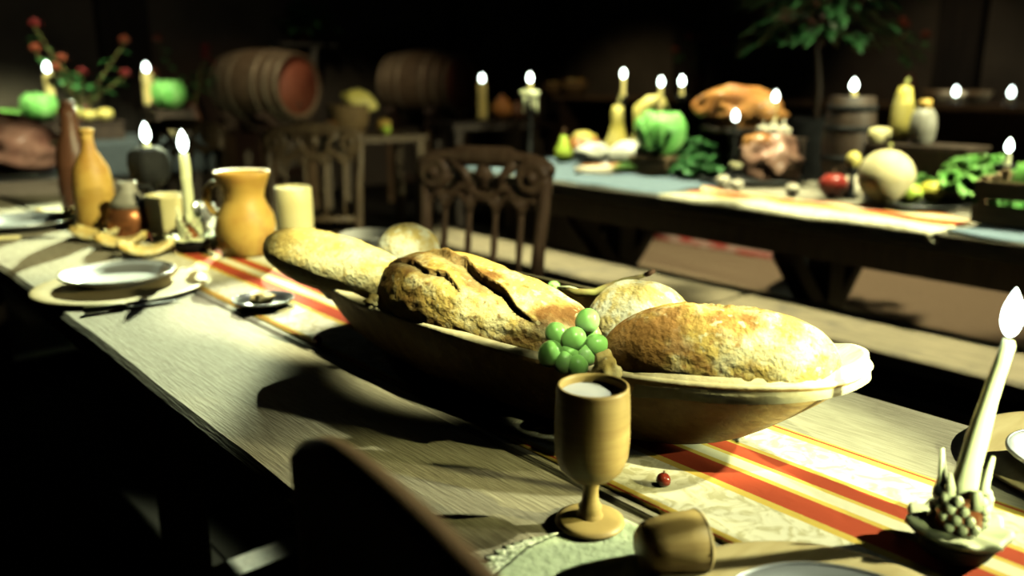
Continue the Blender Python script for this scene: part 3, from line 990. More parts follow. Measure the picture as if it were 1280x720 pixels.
knife(at(104, 393), at(222, 377), 'bone handled knife in front of the far left wooden charger')
knife(at(-14, 302), at(75, 297), 'knife with a yellow handle by the pewter plate at the left edge')

# curved slices of pale bread
for k, (px, py, r, lb) in enumerate(((124, 302, 0.065, 'pale bread slice leftmost of three by the ochre bottle'), (152, 312, 0.055, 'middle pale bread slice of the three by the ochre bottle'), (184, 322, 0.06, 'pale bread slice nearest the wooden charger of the three slices'))):
    q = at(px, py)

    def fn(u, v, r=r):
        a, b = (u - 0.5) * 2, (v - 0.5) * 2
        s = math.sqrt(max(0.02, 1 - a * a * 0.9))
        return (a * r, b * r * 0.62 * s, 0.018 + 0.022 * a * a + 0.012 * b * b)
    o = solo('bread_slice', sheet(bmesh.new(), fn, 16, 10, 0.014), B_PALE, lb, 'bread', (q.x, q.y, ZT - 0.003), (0, 0, -0.75 + 0.2 * k))
q = at(97, 281)
solo('bread_chunk', blob(0.05, 0.035, 0.03, (0, 0, 0.028), 0.5, 9, 4, 4), B_PALE, 'rough bread chunk between the left edge pewter plate and the ochre bottle', 'bread', (q.x, q.y, ZT))

# ------------------------------------------------------------------ candle holders


def wax_cup_holder(loc, s, label, seed):
    """dark bowl, scalloped wax saucer, basket-like cup hung with wax beads"""
    t = thing('candle_holder', label, 'candle holder', loc)
    build('base', lathe([(0.0005, 0), (0.026 * s, 0.0), (0.031 * s, 0.004 * s), (0.035 * s, 0.012 * s), (0.041 * s, 0.021 * s), (0.041 * s, 0.024 * s), (0.0005, 0.025 * s)], 40), 'iron', t)
    rnd = random.Random(seed)

    def fn(u, v):
        a = v * 2 * PI
        r = s * (0.012 + 0.033 * u) * (1 + 0.06 * u * math.sin(a * 9))
        return (r * math.cos(a), r * math.sin(a), s * (0.029 + 0.004 * u * u + 0.002 * math.sin(a * 9) * u))
    build('wax_saucer', sheet(bmesh.new(), fn, 8, 72, 0.006 * s), 'wax', t)
    build('socket', lathe([(0.0005, 0.024 * s), (0.019 * s, 0.026 * s), (0.0215 * s, 0.036 * s), (0.021 * s, 0.058 * s), (0.019 * s, 0.064 * s), (0.013 * s, 0.064 * s), (0.012 * s, 0.056 * s), (0.0005, 0.056 * s)], 32), 'copper', t)
    bm = bmesh.new()
    for k in range(12):
        a = k * 2 * PI / 12
        for j in range(4):
            zz = (0.036 + 0.0095 * j) * s
            rr = 0.0225 * s
            if (k + j) % 4 != 1:
                blob(0.0050 * s, 0.0050 * s, 0.0058 * s, (rr * math.cos(a + 0.25 * j), rr * math.sin(a + 0.25 * j), zz), 0.2, 5, k + j, 2, bm)
    build('wax_beads', bm, 'wax', t)
    bm = bmesh.new()
    for k in range(5):
        a = k * 2 * PI / 5 + 0.4
        tube([(0.021 * s * math.cos(a), 0.021 * s * math.sin(a), 0.058 * s), (0.019 * s * math.cos(a), 0.019 * s * math.sin(a), 0.074 * s), (0.023 * s * math.cos(a), 0.023 * s * math.sin(a), (0.076 + 0.014 * ((k * 2) % 3)) * s)], [0.006 * s, 0.0046 * s, 0.0018 * s], 10, bm)
    build('wax_drips', bm, 'wax', t)
    return 0.056 * s


p = at(1192, 690, ZR)
h = wax_cup_holder((p.x, p.y, ZR), 1.0, 'dark candle holder with beaded wax cup on the runner at right', 1)
topq = on(1262, 0.80, 1.0)
candle((p.x, p.y, ZR + h), 0.165, 0.0125, 'tall leaning pale taper burning at the right edge of the near table', flame=(0.0092, 0.047), top=0.0052, lean=(0.014, -0.016))
p = at(241, 314, ZR)
h = wax_cup_holder((p.x, p.y, ZR), 1.35, 'candle holder with wax drips beside the ochre clay jug', 3)
candle((p.x, p.y, ZR + h), 0.185, 0.017, 'tall pale candle burning beside the ochre clay jug', flame=(0.013, 0.06), top=0.012)

# ------------------------------------------------------------------ vessels on the far half of the near table
q = at(310, 318)
t = thing('clay_jug', 'ochre clay jug with a flared neck and side handle on the runner', 'jug', (q.x, q.y, ZR))
build('body', lathe([(0.0005, 0), (0.058, 0.0), (0.066, 0.008), (0.075, 0.04), (0.079, 0.075), (0.072, 0.108), (0.057, 0.135), (0.052, 0.150), (0.056, 0.172), (0.066, 0.20), (0.071, 0.215), (0.069, 0.219), (0.063, 0.215), (0.05, 0.172), (0.046, 0.15), (0.05, 0.13), (0.066, 0.10), (0.0005, 0.02)], 56, wob=0.05), 'clay', t)
hd = -RT
bm = tube([Vector((hd.x, hd.y, 0)) * r + Vector((0, 0, z)) for r, z in ((0.056, 0.185), (0.078, 0.188), (0.096, 0.17), (0.098, 0.14), (0.086, 0.115), (0.072, 0.105))], [0.008, 0.009, 0.010, 0.010, 0.009, 0.008], 12)
build('handle', bm, 'clay', t)
q = at(408, 313)
t = thing('beaker', 'cream tapered beaker standing behind the long pale loaf', 'cup', (1.09, 2.2, ZT))
build('cup_body', lathe([(0.0005, 0), (0.043, 0), (0.049, 0.004), (0.052, 0.03), (0.0525, 0.11), (0.050, 0.155), (0.0475, 0.157), (0.0465, 0.15), (0.047, 0.03), (0.0005, 0.02)], 44), 'glaze', t)
q = at(212, 300)
t = thing('mug', 'yellow wooden mug standing in front of the black candlestick', 'cup', (q.x, q.y, ZT + 0.001))
build('cup_body', lathe([(0.0005, 0), (0.044, 0), (0.05, 0.004), (0.054, 0.04), (0.0555, 0.12), (0.057, 0.128), (0.0555, 0.131), (0.052, 0.127), (0.05, 0.04), (0.0005, 0.02)], 44), 'glaze', t)
build('hoop', lathe([(0.0535, 0.03), (0.0555, 0.031), (0.056, 0.038), (0.054, 0.039)], 44, ring=True), 'charger', t)
q = at(123, 291)
t = thing('bottle', 'ochre clay bottle with a slim neck left of the yellow mug', 'bottle', (q.x, q.y, ZT))
build('body', lathe([(0.0005, 0), (0.050, 0), (0.055, 0.006), (0.057, 0.05), (0.056, 0.15), (0.049, 0.195), (0.034, 0.225), (0.020, 0.25), (0.0165, 0.275), (0.0165, 0.30), (0.0005, 0.301)], 48), 'clay', t)
build('lip', lathe([(0.0005, 0.296), (0.0195, 0.297), (0.021, 0.304), (0.019, 0.31), (0.013, 0.311), (0.0005, 0.305)], 32), 'clay', t)
q = on(101, 2.85, ZT)
t = thing('bottle', 'dark brown bottle half hidden behind the ochre clay bottle', 'bottle', q)
build('body', lathe([(0.0005, 0), (0.045, 0), (0.052, 0.01), (0.055, 0.08), (0.054, 0.20), (0.045, 0.245), (0.03, 0.28), (0.027, 0.33), (0.027, 0.36), (0.0005, 0.361)], 44), 'brownclay', t)
build('stopper', lathe([(0.0005, 0.35), (0.020, 0.355), (0.024, 0.37), (0.022, 0.38), (0.0005, 0.383)], 24), 'brownclay', t)
q = at(166, 299)
t = thing('kettle', 'dark pot with a copper belly between ochre bottle and yellow mug', 'pot', q)
build('belly', lathe([(0.0005, 0), (0.04, 0), (0.053, 0.012), (0.062, 0.04), (0.061, 0.07), (0.05, 0.10), (0.0005, 0.1)], 40), 'copper', t)
build('shoulder', lathe([(0.0005, 0.09), (0.053, 0.096), (0.047, 0.115), (0.03, 0.135), (0.024, 0.15), (0.028, 0.165), (0.024, 0.168), (0.0005, 0.166)], 40), 'greystone', t)
bm = tube([(0.024, 0, 0.15), (0.06, 0.0, 0.15), (0.075, 0, 0.115), (0.06, 0, 0.07)], 0.007, 10)
build('handle', bm, 'iron', t)
q = on(194, 2.62, ZT)
t = thing('candlestick', 'black iron candlestick with a wide drip pan behind the yellow mug', 'candlestick', q)
build('stem', lathe([(0.0005, 0), (0.055, 0), (0.056, 0.006), (0.02, 0.014), (0.011, 0.03), (0.011, 0.09), (0.02, 0.10), (0.012, 0.112), (0.012, 0.15), (0.0005, 0.151)], 32), 'iron', t)
build('drip_pan', lathe([(0.0005, 0.13), (0.035, 0.135), (0.055, 0.16), (0.06, 0.20), (0.052, 0.235), (0.03, 0.25), (0.0005, 0.25)], 36, wob=0.25, seed=2), 'iron', t)
candle((q.x, q.y, ZT + 0.249), 0.012, 0.014, 'burnt down candle stub alight in the black drip pan behind the mug', flame=(0.014, 0.062))
q = on(257, 2.42, ZT)
t = thing('egg_cup', 'small white cup standing behind the candle beside the jug', 'cup', q)
build('foot', lathe([(0.0005, 0), (0.022, 0), (0.018, 0.008), (0.009, 0.02), (0.009, 0.05), (0.02, 0.06), (0.0005, 0.062)], 28), 'white', t)
build('bowl', lathe([(0.0005, 0.058), (0.02, 0.06), (0.031, 0.08), (0.033, 0.105), (0.031, 0.106), (0.0005, 0.075)], 32), 'white', t)
for k, (px, py, lb) in enumerate(((258, 302, 'garlic bulb at the foot of the jug, behind the candle holder'), (272, 306, 'garlic bulb touching the ochre jug on its left'))):
    q = at(px, py)
    t = thing('garlic_bulb', lb, 'garlic', (q.x, q.y, ZR))
    bm = blob(0.027, 0.027, 0.023, (0, 0, 0.022), 0.35, 12, k, 3)
    build('cloves', bm, 'garlic', t)
    build('neck', tube([(0, 0, 0.04), (0.003, 0, 0.055), (0.01, 0.004, 0.066)], [0.007, 0.004, 0.003], 8), 'garlic', t)

# roast at the far end of the table, left edge
q = on(22, 3.95, ZT)
t = thing('roast_platter', 'dark oval platter under the big roast joint at the left edge', 'platter', q)
build('dish', lathe([(0.0005, 0), (0.15, 0), (0.21, 0.018), (0.225, 0.024), (0.22, 0.028), (0.15, 0.01), (0.0005, 0.008)], 48), 'darkpewter', t)
t = thing('roast_joint', 'big browned roast joint with pale bone on a platter at the left edge', 'roast', q + Vector((0, 0, 0.012)))
build('meat', blob(0.19, 0.14, 0.13, (0, 0, 0.128), 0.35, 9, 3, 4), 'ham', t)
build('crackling', blob(0.15, 0.11, 0.10, (-0.03, 0.03, 0.19), 0.4, 11, 5, 4), 'roast', t)
build('bone', tube([(0.12, -0.07, 0.13), (0.19, -0.13, 0.15), (0.215, -0.15, 0.155), (0.225, -0.157, 0.157)], [0.018, 0.014, 0.022, 0.012], 12), 'bone', t)

# ------------------------------------------------------------------ chairs


def make_chair(label, loc, rz, group='carved wooden dining chairs'):
    """local: rail along x, sitter faces -y; back plane at y=0"""
    t = thing('dining_chair', label, 'chair', loc, rz, group)
    for s in (-1, 1):
        bm = tube([(s * 0.20, 0.01, 0.0), (s * 0.205, 0.0, 0.25), (s * 0.208, 0.0, 0.45), (s * 0.218, 0.02, 0.70), (s * 0.228, 0.045, 0.88), (s * 0.226, 0.05, 0.93)], [0.021, 0.022, 0.024, 0.021, 0.021, 0.019], 14)
        build('back_post', bm, 'chair', t)
        bm = tube([(s * 0.20, -0.40, 0.0), (s * 0.20, -0.40, 0.2), (s * 0.20, -0.40, 0.43)], [0.017, 0.023, 0.024], 14)
        build('front_leg', bm, 'chair', t)
    build('seat', box(bmesh.new(), 0.47, 0.46, 0.035, (0, -0.2, 0.446), bev=0.012), 'chair', t)
    bm = tube([(-0.2, -0.4, 0.18), (0.2, -0.4, 0.18)], 0.013, 10)
    tube([(-0.2, -0.4, 0.22), (-0.205, 0, 0.22)], 0.013, 10, bm)
    tube([(0.2, -0.4, 0.22), (0.205, 0, 0.22)], 0.013, 10, bm)
    build('stretcher', bm, 'chair', t)
    # carved crest: top bar with a raised middle, round ears, boss and the arched lower bar
    bm = bmesh.new()
    yb = 0.045

    def bar(f, x0, x1, h, th, n=40):
        def fn(u, v):
            x = x0 + (x1 - x0) * u
            a = v * 2 * PI
            hh = h(u) if callable(h) else h
            return (x, yb + th * math.cos(a), f(u) + hh * math.sin(a))
        rows = [[bm.verts.new(fn(i / n, j / 12)) for j in range(12)] for i in range(n + 1)]
        for A, B in zip(rows, rows[1:]):
            for j in range(12):
                q = (j + 1) % 12
                bm.faces.new((A[j], A[q], B[q], B[j]))
        bm.faces.new(rows[0][::-1])
        bm.faces.new(rows[-1])

    def sm(x, e0, e1):
        x = max(0, min(1, (x - e0) / (e1 - e0)))
        return x * x * (3 - 2 * x)
    bar(lambda u: 0.955 - 0.035 * (abs(u - 0.5) * 2) ** 6, -0.25, 0.25, lambda u: 0.020 + 0.014 * (sm(u, 0.26, 0.30) - sm(u, 0.70, 0.74)), 0.021)
    bar(lambda u: 0.835 + 0.018 * math.cos(u * 2 * PI * 3), -0.225, 0.225, 0.020, 0.017)
    for s in (-1, 1):
        def ear(u, v, s=s):
            a = u * 2 * PI
            return (s * 0.185 + 0.062 * v * math.cos(a), yb + 0.022 - 0.01 * v, 0.895 + 0.062 * v * math.sin(a))
        sheet(bm, lambda u, v, s=s: ear(u, max(v, 0.02), s), 28, 4, 0.04 if s > 0 else 0.04)
        lathe_c = [(0.0005, 0), (0.022, 0.0), (0.018, 0.012), (0.0005, 0.016)]
        for sd in (-1, 1):
            d = lathe(lathe_c, 20)
            bmesh.ops.rotate(d, cent=(0, 0, 0), matrix=Matrix.Rotation(-sd * PI / 2, 3, 'X'), verts=d.verts)
            bmesh.ops.translate(d, vec=(s * 0.185, yb + sd * 0.02, 0.895), verts=d.verts)
            me = bpy.data.meshes.new('t')
            d.to_mesh(me)
            d.free()
            bm.from_mesh(me)
            bpy.data.meshes.remove(me)
        tube([(s * 0.12, yb, 0.94), (s * 0.075, yb, 0.90), (s * 0.05, yb, 0.85)], [0.024, 0.014, 0.018], 10, bm)
    blob(0.030, 0.024, 0.032, (0, yb, 0.90), 0.1, 5, 1, 3, bm)
    tube([(0, yb, 0.85), (0, yb, 0.95)], 0.014, 10, bm)
    bmesh.ops.recalc_face_normals(bm, faces=bm.faces)
    build('crest_rail', bm, 'chair', t)
    # arcade
    xs = [-0.145, -0.05, 0.05, 0.145]
    for x in xs:
        bm = tube([(x, 0.004, 0.52), (x, 0.012, 0.60), (x, 0.02, 0.67), (x, 0.03, 0.74), (x, 0.035, 0.80), (x, 0.04, 0.83)], [0.012, 0.009, 0.0125, 0.009, 0.012, 0.012], 10)
        build('spindle', bm, 'chair', t)
    bm = bmesh.new()
    for a, b in zip([-0.215] + xs, xs + [0.215]):
        m = (a + b) / 2
        tube([(a, 0.032, 0.77), (a + 0.006, 0.035, 0.795), (m, 0.04, 0.832), (b - 0.006, 0.035, 0.795), (b, 0.032, 0.77)], [0.010, 0.012, 0.012, 0.012, 0.010], 8, bm)
    build('arcade', bm, 'chair', t)
    build('lower_rail', tube([(-0.21, 0.004, 0.52), (0.21, 0.004, 0.52)], 0.018, 10), 'chair', t)
    return t


def chair_rz(v):
    """turn so local x lies along v"""
    return math.atan2(v[1], v[0])


ch0 = make_chair('carved chair with arched spindles standing behind the bread trough', (1.71, 2.14, 0), chair_rz((0.36, -0.93)) + 0.0)
q = on(402, 4.3, 0)
dup(ch0, (q.x, q.y, 0), chair_rz((0.75, -0.66)), 'dark carved chair between the clay jug and the nearer barrel')
q = on(240, 4.75, 0)
dup(ch0, (q.x, q.y, 0), chair_rz((0.62, -0.78)), 'dark carved chair farthest back, in front of the nearer barrel at left')
# the blurred chair at this side of the table: only the far corner of its thin top rail shows
tip = at(362, 548, 0.95)
t = thing('dining_chair', 'blurred plain chair in the foreground, only the corner of its back showing', 'chair', (tip.x - 0.010, tip.y - 0.185, 0), -0.17)
bm = bmesh.new()
n = 26


def rail_ring(k):
    u = -1 + 2 * k / n
    y = 0.215 * u
    zt_ = 0.95 - 0.02 * abs(u) ** 8
    x = 0.016 * (1 - u * u)
    return [bm.verts.new(v) for v in ((x - 0.012, y, 0.80), (x - 0.014, y, zt_ - 0.010), (x - 0.007, y, zt_), (x + 0.007, y, zt_), (x + 0.014, y, zt_ - 0.010), (x + 0.012, y, 0.80))]


rows = [rail_ring(k) for k in range(n + 1)]
for A, B in zip(rows, rows[1:]):
    for j in range(6):
        q = (j + 1) % 6
        bm.faces.new((A[j], A[q], B[q], B[j]))
bm.faces.new(rows[0])
bm.faces.new(rows[-1][::-1])
bmesh.ops.recalc_face_normals(bm, faces=bm.faces)
build('top_rail', bm, 'forechair', t)
for s in (-1, 1):
    build('back_post', tube([(0, s * 0.19, 0), (-0.005, s * 0.19, 0.4), (0, s * 0.192, 0.81)], [0.017, 0.02, 0.015], 12), 'chair', t)
    build('front_leg', tube([(0.40, s * 0.18, 0), (0.40, s * 0.18, 0.43)], [0.016, 0.021], 12), 'chair', t)
build('seat', box(bmesh.new(), 0.44, 0.43, 0.03, (0.20, 0, 0.445), bev=0.01), 'chair', t, smooth=False)
for y in (-0.1, 0, 0.1):
    build('slat', box(bmesh.new(), 0.012, 0.03, 0.36, (0.004, y, 0.63), bev=0.003), 'chair', t, smooth=False)

# ------------------------------------------------------------------ benches
for lb, y0, y1, sd in (('long plank bench passing behind the carved chair, left of the gap', 1.665, 3.55, 1), ('long plank bench at right, its end at the gap behind the floured loaf', -0.35, 1.645, 2)):
    L = y1 - y0
    t = thing('bench', lb, 'bench', (2.465, (y0 + y1) / 2, 0), 0, 'plank benches along the feast table')
    bm = bmesh.new()
    rows = []
    for k in range(41):
        y = -L / 2 + L * k / 40
        w = 0.006 * noise.noise(Vector((y * 3, sd * 4, 0)))
        rows.append([bm.verts.new(v) for v in ((-0.165 + w, y, 0.40), (-0.168 + w, y, 0.442), (-0.158 + w, y, 0.45), (0.16, y, 0.45), (0.165, y, 0.444), (0.165, y, 0.40))])
    for A, B in zip(rows, rows[1:]):
        for j in range(6):
            q = (j + 1) % 6
            bm.faces.new((A[j], A[q], B[q], B[j]))
    bm.faces.new(rows[0])
    bm.faces.new(rows[-1][::-1])
    bmesh.ops.recalc_face_normals(bm, faces=bm.faces)
    build('seat', bm, 'bench', t, smooth=False)
    for s in (-1, 1):
        build('leg', box(bmesh.new(), 0.26, 0.05, 0.40, (0, s * (L / 2 - 0.25), 0.20), bev=0.005), 'darkwood', t, smooth=False)
    build('stretcher', box(bmesh.new(), 0.04, L - 0.5, 0.08, (0, 0, 0.22), bev=0.005), 'darkwood', t, smooth=False)

# ------------------------------------------------------------------ the feast table behind
F0, F1, FY0, FY1 = 2.60, 3.52, -0.9, 3.72
t = thing('feast_table', 'long dark trestle table heaped with food behind the benches', 'table', (3.06, 1.41, 0))
bm = bmesh.new()
for i in range(3):
    w = (F1 - F0) / 3
    box(bm, w - 0.004, FY1 - FY0, 0.055, (-0.46 + w * (i + 0.5), 0, 0.7225), bev=0.004)
build('tabletop', bm, 'table', t, smooth=False)
for s in (-1, 1):
    build('apron', box(bmesh.new(), 0.03, 4.3, 0.10, (s * 0.40, 0, 0.645), bev=0.004), 'darkwood', t, smooth=False)
for yy in (1.30, 0.22, -1.2):
    bm = box(bmesh.new(), 0.70, 0.10, 0.10, (0, yy, 0.645), bev=0.006)
    box(bm, 0.12, 0.10, 0.60, (0, yy, 0.30), bev=0.006)
    box(bm, 0.70, 0.12, 0.07, (0, yy, 0.035), bev=0.006)
    for s in (-1, 1):
        box(bm, 0.07, 0.08, 0.46, (s * 0.16, yy, 0.42), ((0.75 * s), 'Y'), bev=0.005)
    build('trestle', bm, 'darkwood', t, smooth=False)
build('stretcher', box(bmesh.new(), 0.06, 4.0, 0.12, (0, 0, 0.16), bev=0.006), 'darkwood', t, smooth=False)
# end panel of the far trestle
build('end_panel', box(bmesh.new(), 0.66, 0.05, 0.58, (-0.02, 1.75, 0.33), bev=0.006), 'darkwood', t, smooth=False)

Z2 = ZT + 0.0005


def cloth_solo(label, x0, x1, y0, y1, mat, seed, amp=0.012, hang=0.0, cat='cloth', name='table_cloth', wob=0.03):
    def fn(u, v):
        x = x0 + (x1 - x0) * u + wob * noise.noise(Vector((u * 3, v * 7, seed))) * (1 if u in (0, 1) or v in (0, 1) else 0.6)
        y = y0 + (y1 - y0) * v + wob * noise.noise(Vector((u * 5, v * 3, seed + 4)))
        z = 0.003 + amp * max(0, noise.noise(Vector((x * 7, y * 6, seed))) + 0.25)
        if x < F0 - 0.004:
            z = -(F0 - 0.004 - x) * 0.9
            x = F0 - 0.006 - 0.004 * abs(noise.noise(Vector((y * 9, seed, 0))))
        return (x - (x0 + x1) / 2, y - (y0 + y1) / 2, z)
    return solo(name, sheet(bmesh.new(), fn, 36, 90, 0.0015), mat, label, cat, ((x0 + x1) / 2, (y0 + y1) / 2, Z2 + 0.0005))


cloth_solo('blue cloth at the far end of the feast table under the white plate', 2.62, 3.30, 2.13, 3.66, 'blue', 1)
cloth_solo('blue cloth at the near end of the feast table by the crate', 2.62, 3.2, -0.75, 1.02, 'blue', 5)
MT['runner2'] = runner_mat('striped_brocade_far', -0.21, 0.40)
ro = cloth_solo('crumpled red and cream runner along the front of the feast table', 2.565, 2.92, 1.04, 2.10, 'runner2', 9, amp=0.016, cat='table runner', name='table_runner', wob=0.04)

# --- food on the feast table


def t2(px, x=None, row=None, dz=0.0):
    p = atx(px, x, Z2) if x else at(px, row, Z2)
    return Vector((p.x, p.y, Z2 + 0.003 + dz))


def fruit(name, label, mat, loc, r, sq=1.0, stem=True, cat=None, seed=0, amp=0.08):
    t = thing(name, label, cat or name, loc)
    bm = bmesh.new()
    prof = []
    for k in range(15):
        a = -PI / 2 + PI * k / 14
        rr = r * math.cos(a) * (1 + 0.06 * math.sin(a))
        prof.append((max(rr, 0.0005), r * sq * (1 + math.sin(a)) - (0.16 * r * math.exp(-(rr / (0.35 * r)) ** 2) if a > 0 else 0)))
    lathe(prof, 28, bm, wob=amp, seed=seed)
    build('flesh', bm, mat, t)
    if stem:
        build('stalk', tube([(0, 0, 2 * r * sq * 0.86), (0.002, 0.001, 2 * r * sq + 0.002), (0.006, 0.002, 2 * r * sq + r * 0.22)], [0.003, 0.0022, 0.003], 8), 'brownstem', t)
    return t


def pear(label, loc, r, h):
    t = thing('pear', label, 'pear', loc)
    build('flesh', lathe([(0.0005, 0.0), (r * 0.5, 0.002), (r * 0.9, h * 0.15), (r, h * 0.3), (r * 0.86, h * 0.48), (r * 0.55, h * 0.68), (r * 0.42, h * 0.82), (r * 0.3, h * 0.94), (0.0005, h)], 32), 'lime', t)
    build('stalk', tube([(0, 0, h * 0.97), (0.004, 0, h * 1.12), (0.010, 0, h * 1.22)], [0.003, 0.0022, 0.003], 8), 'brownstem', t)


pear('green pear at the left end of the feast table beside the chair back', t2(704, row=204), 0.05, 0.15)
q = t2(762, 3.20)
pewter((q.x, q.y, q.z), 0.16, 'wide pale plate with eggs and sausage under the yellow gourds', 'white', 0.02, 'serving_plate')
for k, (px, dy, r, lb) in enumerate(((741, 0.0, (0.095, 0.06, 0.055), 'left white cheese ball on the wide pale plate'), (785, 0.0, (0.11, 0.075, 0.065), 'right larger white cheese ball on the wide pale plate'))):
    p = atx(px, q.x - 0.06, Z2)
    solo('cheese_ball', blob(*r, (0, 0, r[2] * 0.93), 0.2, 8, k, 4), 'egg', lb, 'cheese', (p.x, p.y, q.z + 0.022), (0, 0, -0.6))
p = atx(757, q.x - 0.19, Z2)
solo('sausage', tube([(-0.12, 0.0, 0.022), (-0.1, -0.01, 0.021), (-0.03, -0.03, 0.02), (0.05, -0.03, 0.021), (0.11, -0.005, 0.024), (0.125, 0.004, 0.026)], [0.008, 0.017, 0.02, 0.02, 0.017, 0.007], 14), 'roast', 'browned sausage curled in front of the white cheese balls', 'sausage', (p.x, p.y, Z2 + 0.012), (0, 0, -0.65))
p = t2(729, 3.42)
t = thing('round_loaf', 'brown round loaf with a pale dusted crown behind the left white cheese ball', 'bread', p)
build('crust', blob(0.105, 0.10, 0.075, (0, 0, 0.073), 0.2, 8, 3, 4), 'roast', t)
build('dusted_crown', blob(0.075, 0.07, 0.03, (0.0, 0.0, 0.128), 0.25, 8, 5, 3), 'squash', t)
# gourds
q = t2(770, 3.37)
t = thing('gourd', 'upright yellow bottle gourd behind the white cheese balls', 'gourd', q)
build('flesh', lathe([(0.0005, 0), (0.04, 0.002), (0.068, 0.03), (0.075, 0.07), (0.062, 0.12), (0.042, 0.17), (0.032, 0.22), (0.033, 0.27), (0.028, 0.30), (0.0005, 0.31)], 36, wob=0.08, seed=2), 'squash', t)
build('stalk', tube([(0, 0, 0.30), (0.01, 0, 0.33), (0.025, 0.005, 0.345)], [0.01, 0.007, 0.008], 8), 'stem', t)
q = t2(801, 3.40)
t = thing('gourd', 'yellow crook necked gourd standing between bottle gourd and cabbage', 'gourd', q)
build('flesh', tube([(0, 0, 0.002), (0, 0, 0.012), (0, 0, 0.06), (0, 0, 0.12), (0, 0, 0.18), (-0.01, 0.01, 0.24), (-0.01, 0.02, 0.29), (0.03, -0.01, 0.325), (0.075, -0.05, 0.33), (0.09, -0.07, 0.315)], [0.03, 0.05, 0.07, 0.062, 0.044, 0.034, 0.032, 0.034, 0.036, 0.015], 22), 'squash', t)
build('stalk', tube([(0.085, -0.065, 0.318), (0.10, -0.08, 0.30)], [0.009, 0.007], 8), 'stem', t)
q = t2(823, 3.16)
solo('cabbage', cabbage_bm(0.115, 3), 'cabbage', 'round green cabbage beside the yellow gourds on the feast table', 'cabbage', q + Vector((0, 0, 0.09)))
solo('crate', box(box(bmesh.new(), 0.20, 0.22, 0.012, (0, 0, 0.084)), 0.19, 0.21, 0.078, (0, 0, 0.039), bev=0.004), 'crate', 'low wooden box under the round green cabbage', 'box', q, (0, 0, 0.1), smooth=False)
fruit('apple', 'small red apple in front of the round green cabbage', 'apple', t2(842, row=196) + Vector((-0.03, 0, 0.055)), 0.040, 0.9)
q = t2(842, row=196)
solo('greens', lettuce_bm(0.085, 12, 18, 0.6), 'leaf', 'dark leafy greens under the small red apple', 'greens', (q.x - 0.02, q.y, q.z))
fruit('lemon', 'small yellow lemon left of the dark leafy greens', 'lemon', t2(824, row=196) + Vector((-0.05, 0.02, 0)), 0.036, 0.85, False)
q = t2(872, 3.16)
solo('lettuce', lettuce_bm(0.11, 21, 22, 0.7), 'leaf', 'dark green lettuce between the red apple and the pork roast', 'lettuce', q)
q = t2(864, 3.40)
solo('herb_sprigs', lettuce_bm(0.15, 31, 40, 1.2), 'leaf', 'tall dark leafy herbs behind the cabbage and below the roast bird', 'herbs', q)
q = t2(760, row=219)
t = thing('leek', 'leek lying before the wide pale plate, root end to the left', 'leek', (q.x, q.y, q.z + 0.022), -0.55)
build('shank', tube([(-0.16, 0, 0.0), (-0.1, 0, 0), (0.02, 0.0, 0)], [0.016, 0.019, 0.019], 14), 'garlic', t)
bm = bmesh.new()
for k in range(6):
    leaf(bm, (0.0, 0.004 * (k - 2.5), 0.0), (1, 0.10 * (k - 2.5), 0.18 + 0.05 * k), 0.26, 0.045, droop=0.2, cup=0.4, nu=8, seed=k)
build('leaves', bm, 'lettuce', t)
# roast bird on a pedestal
q = t2(915, 3.42)
t = thing('pedestal_dish', 'tall wooden pedestal dish carrying the roast bird', 'dish', q)
build('foot', lathe([(0.0005, 0), (0.10, 0), (0.105, 0.01), (0.06, 0.02), (0.025, 0.035), (0.02, 0.10), (0.024, 0.18), (0.05, 0.20), (0.0005, 0.205)], 36), 'darkwood', t)
build('plate', lathe([(0.0005, 0.195), (0.10, 0.20), (0.155, 0.215), (0.165, 0.222), (0.155, 0.226), (0.0005, 0.212)], 44), 'darkwood', t)
t = thing('roast_bird', 'orange brown roast bird on the tall wooden pedestal dish', 'roast', q + Vector((0, 0, 0.226)), -0.72)
build('body', blob(0.185, 0.115, 0.095, (0, 0, 0.094), 0.25, 9, 2, 4), 'roast', t)
for s in (-1, 1):
    build('drumstick', tube([(0.06, s * 0.08, 0.06), (0.12, s * 0.085, 0.07), (0.19, s * 0.05, 0.06), (0.23, s * 0.035, 0.055)], [0.04, 0.045, 0.024, 0.012], 14), 'roast', t)
    build('wing', tube([(-0.10, s * 0.09, 0.09), (-0.02, s * 0.125, 0.07), (-0.11, s * 0.12, 0.05)], [0.028, 0.026, 0.014], 12), 'roast', t)
# pork roast on its platter
q = t2(938, 3.22)
t = thing('platter', 'dark oval platter with the pork roast in the middle of the feast table', 'platter', q, -0.7)
bm = lathe([(0.0005, 0), (0.15, 0), (0.205, 0.016), (0.22, 0.022), (0.215, 0.027), (0.15, 0.009), (0.0005, 0.007)], 52)
bmesh.ops.scale(bm, vec=(1.05, 0.75, 1), verts=bm.verts)
build('dish', bm, 'darkpewter', t)
p = atx(957, q.x + 0.02, Z2)
t = thing('pork_roast', 'pinkish brown pork roast on the dark platter right of the lettuce', 'roast', (p.x, p.y, q.z + 0.008), -0.7)
build('meat', blob(0.13, 0.11, 0.10, (0.02, 0, 0.098), 0.35, 10, 9, 4), 'ham', t)
build('crackling', blob(0.075, 0.07, 0.045, (-0.03, 0.01, 0.165), 0.4, 12, 4, 3), 'roast', t)
build('bone', tube([(-0.08, -0.02, 0.08), (-0.14, -0.03, 0.075), (-0.165, -0.035, 0.075)], [0.02, 0.014, 0.02], 12), 'bone', t)
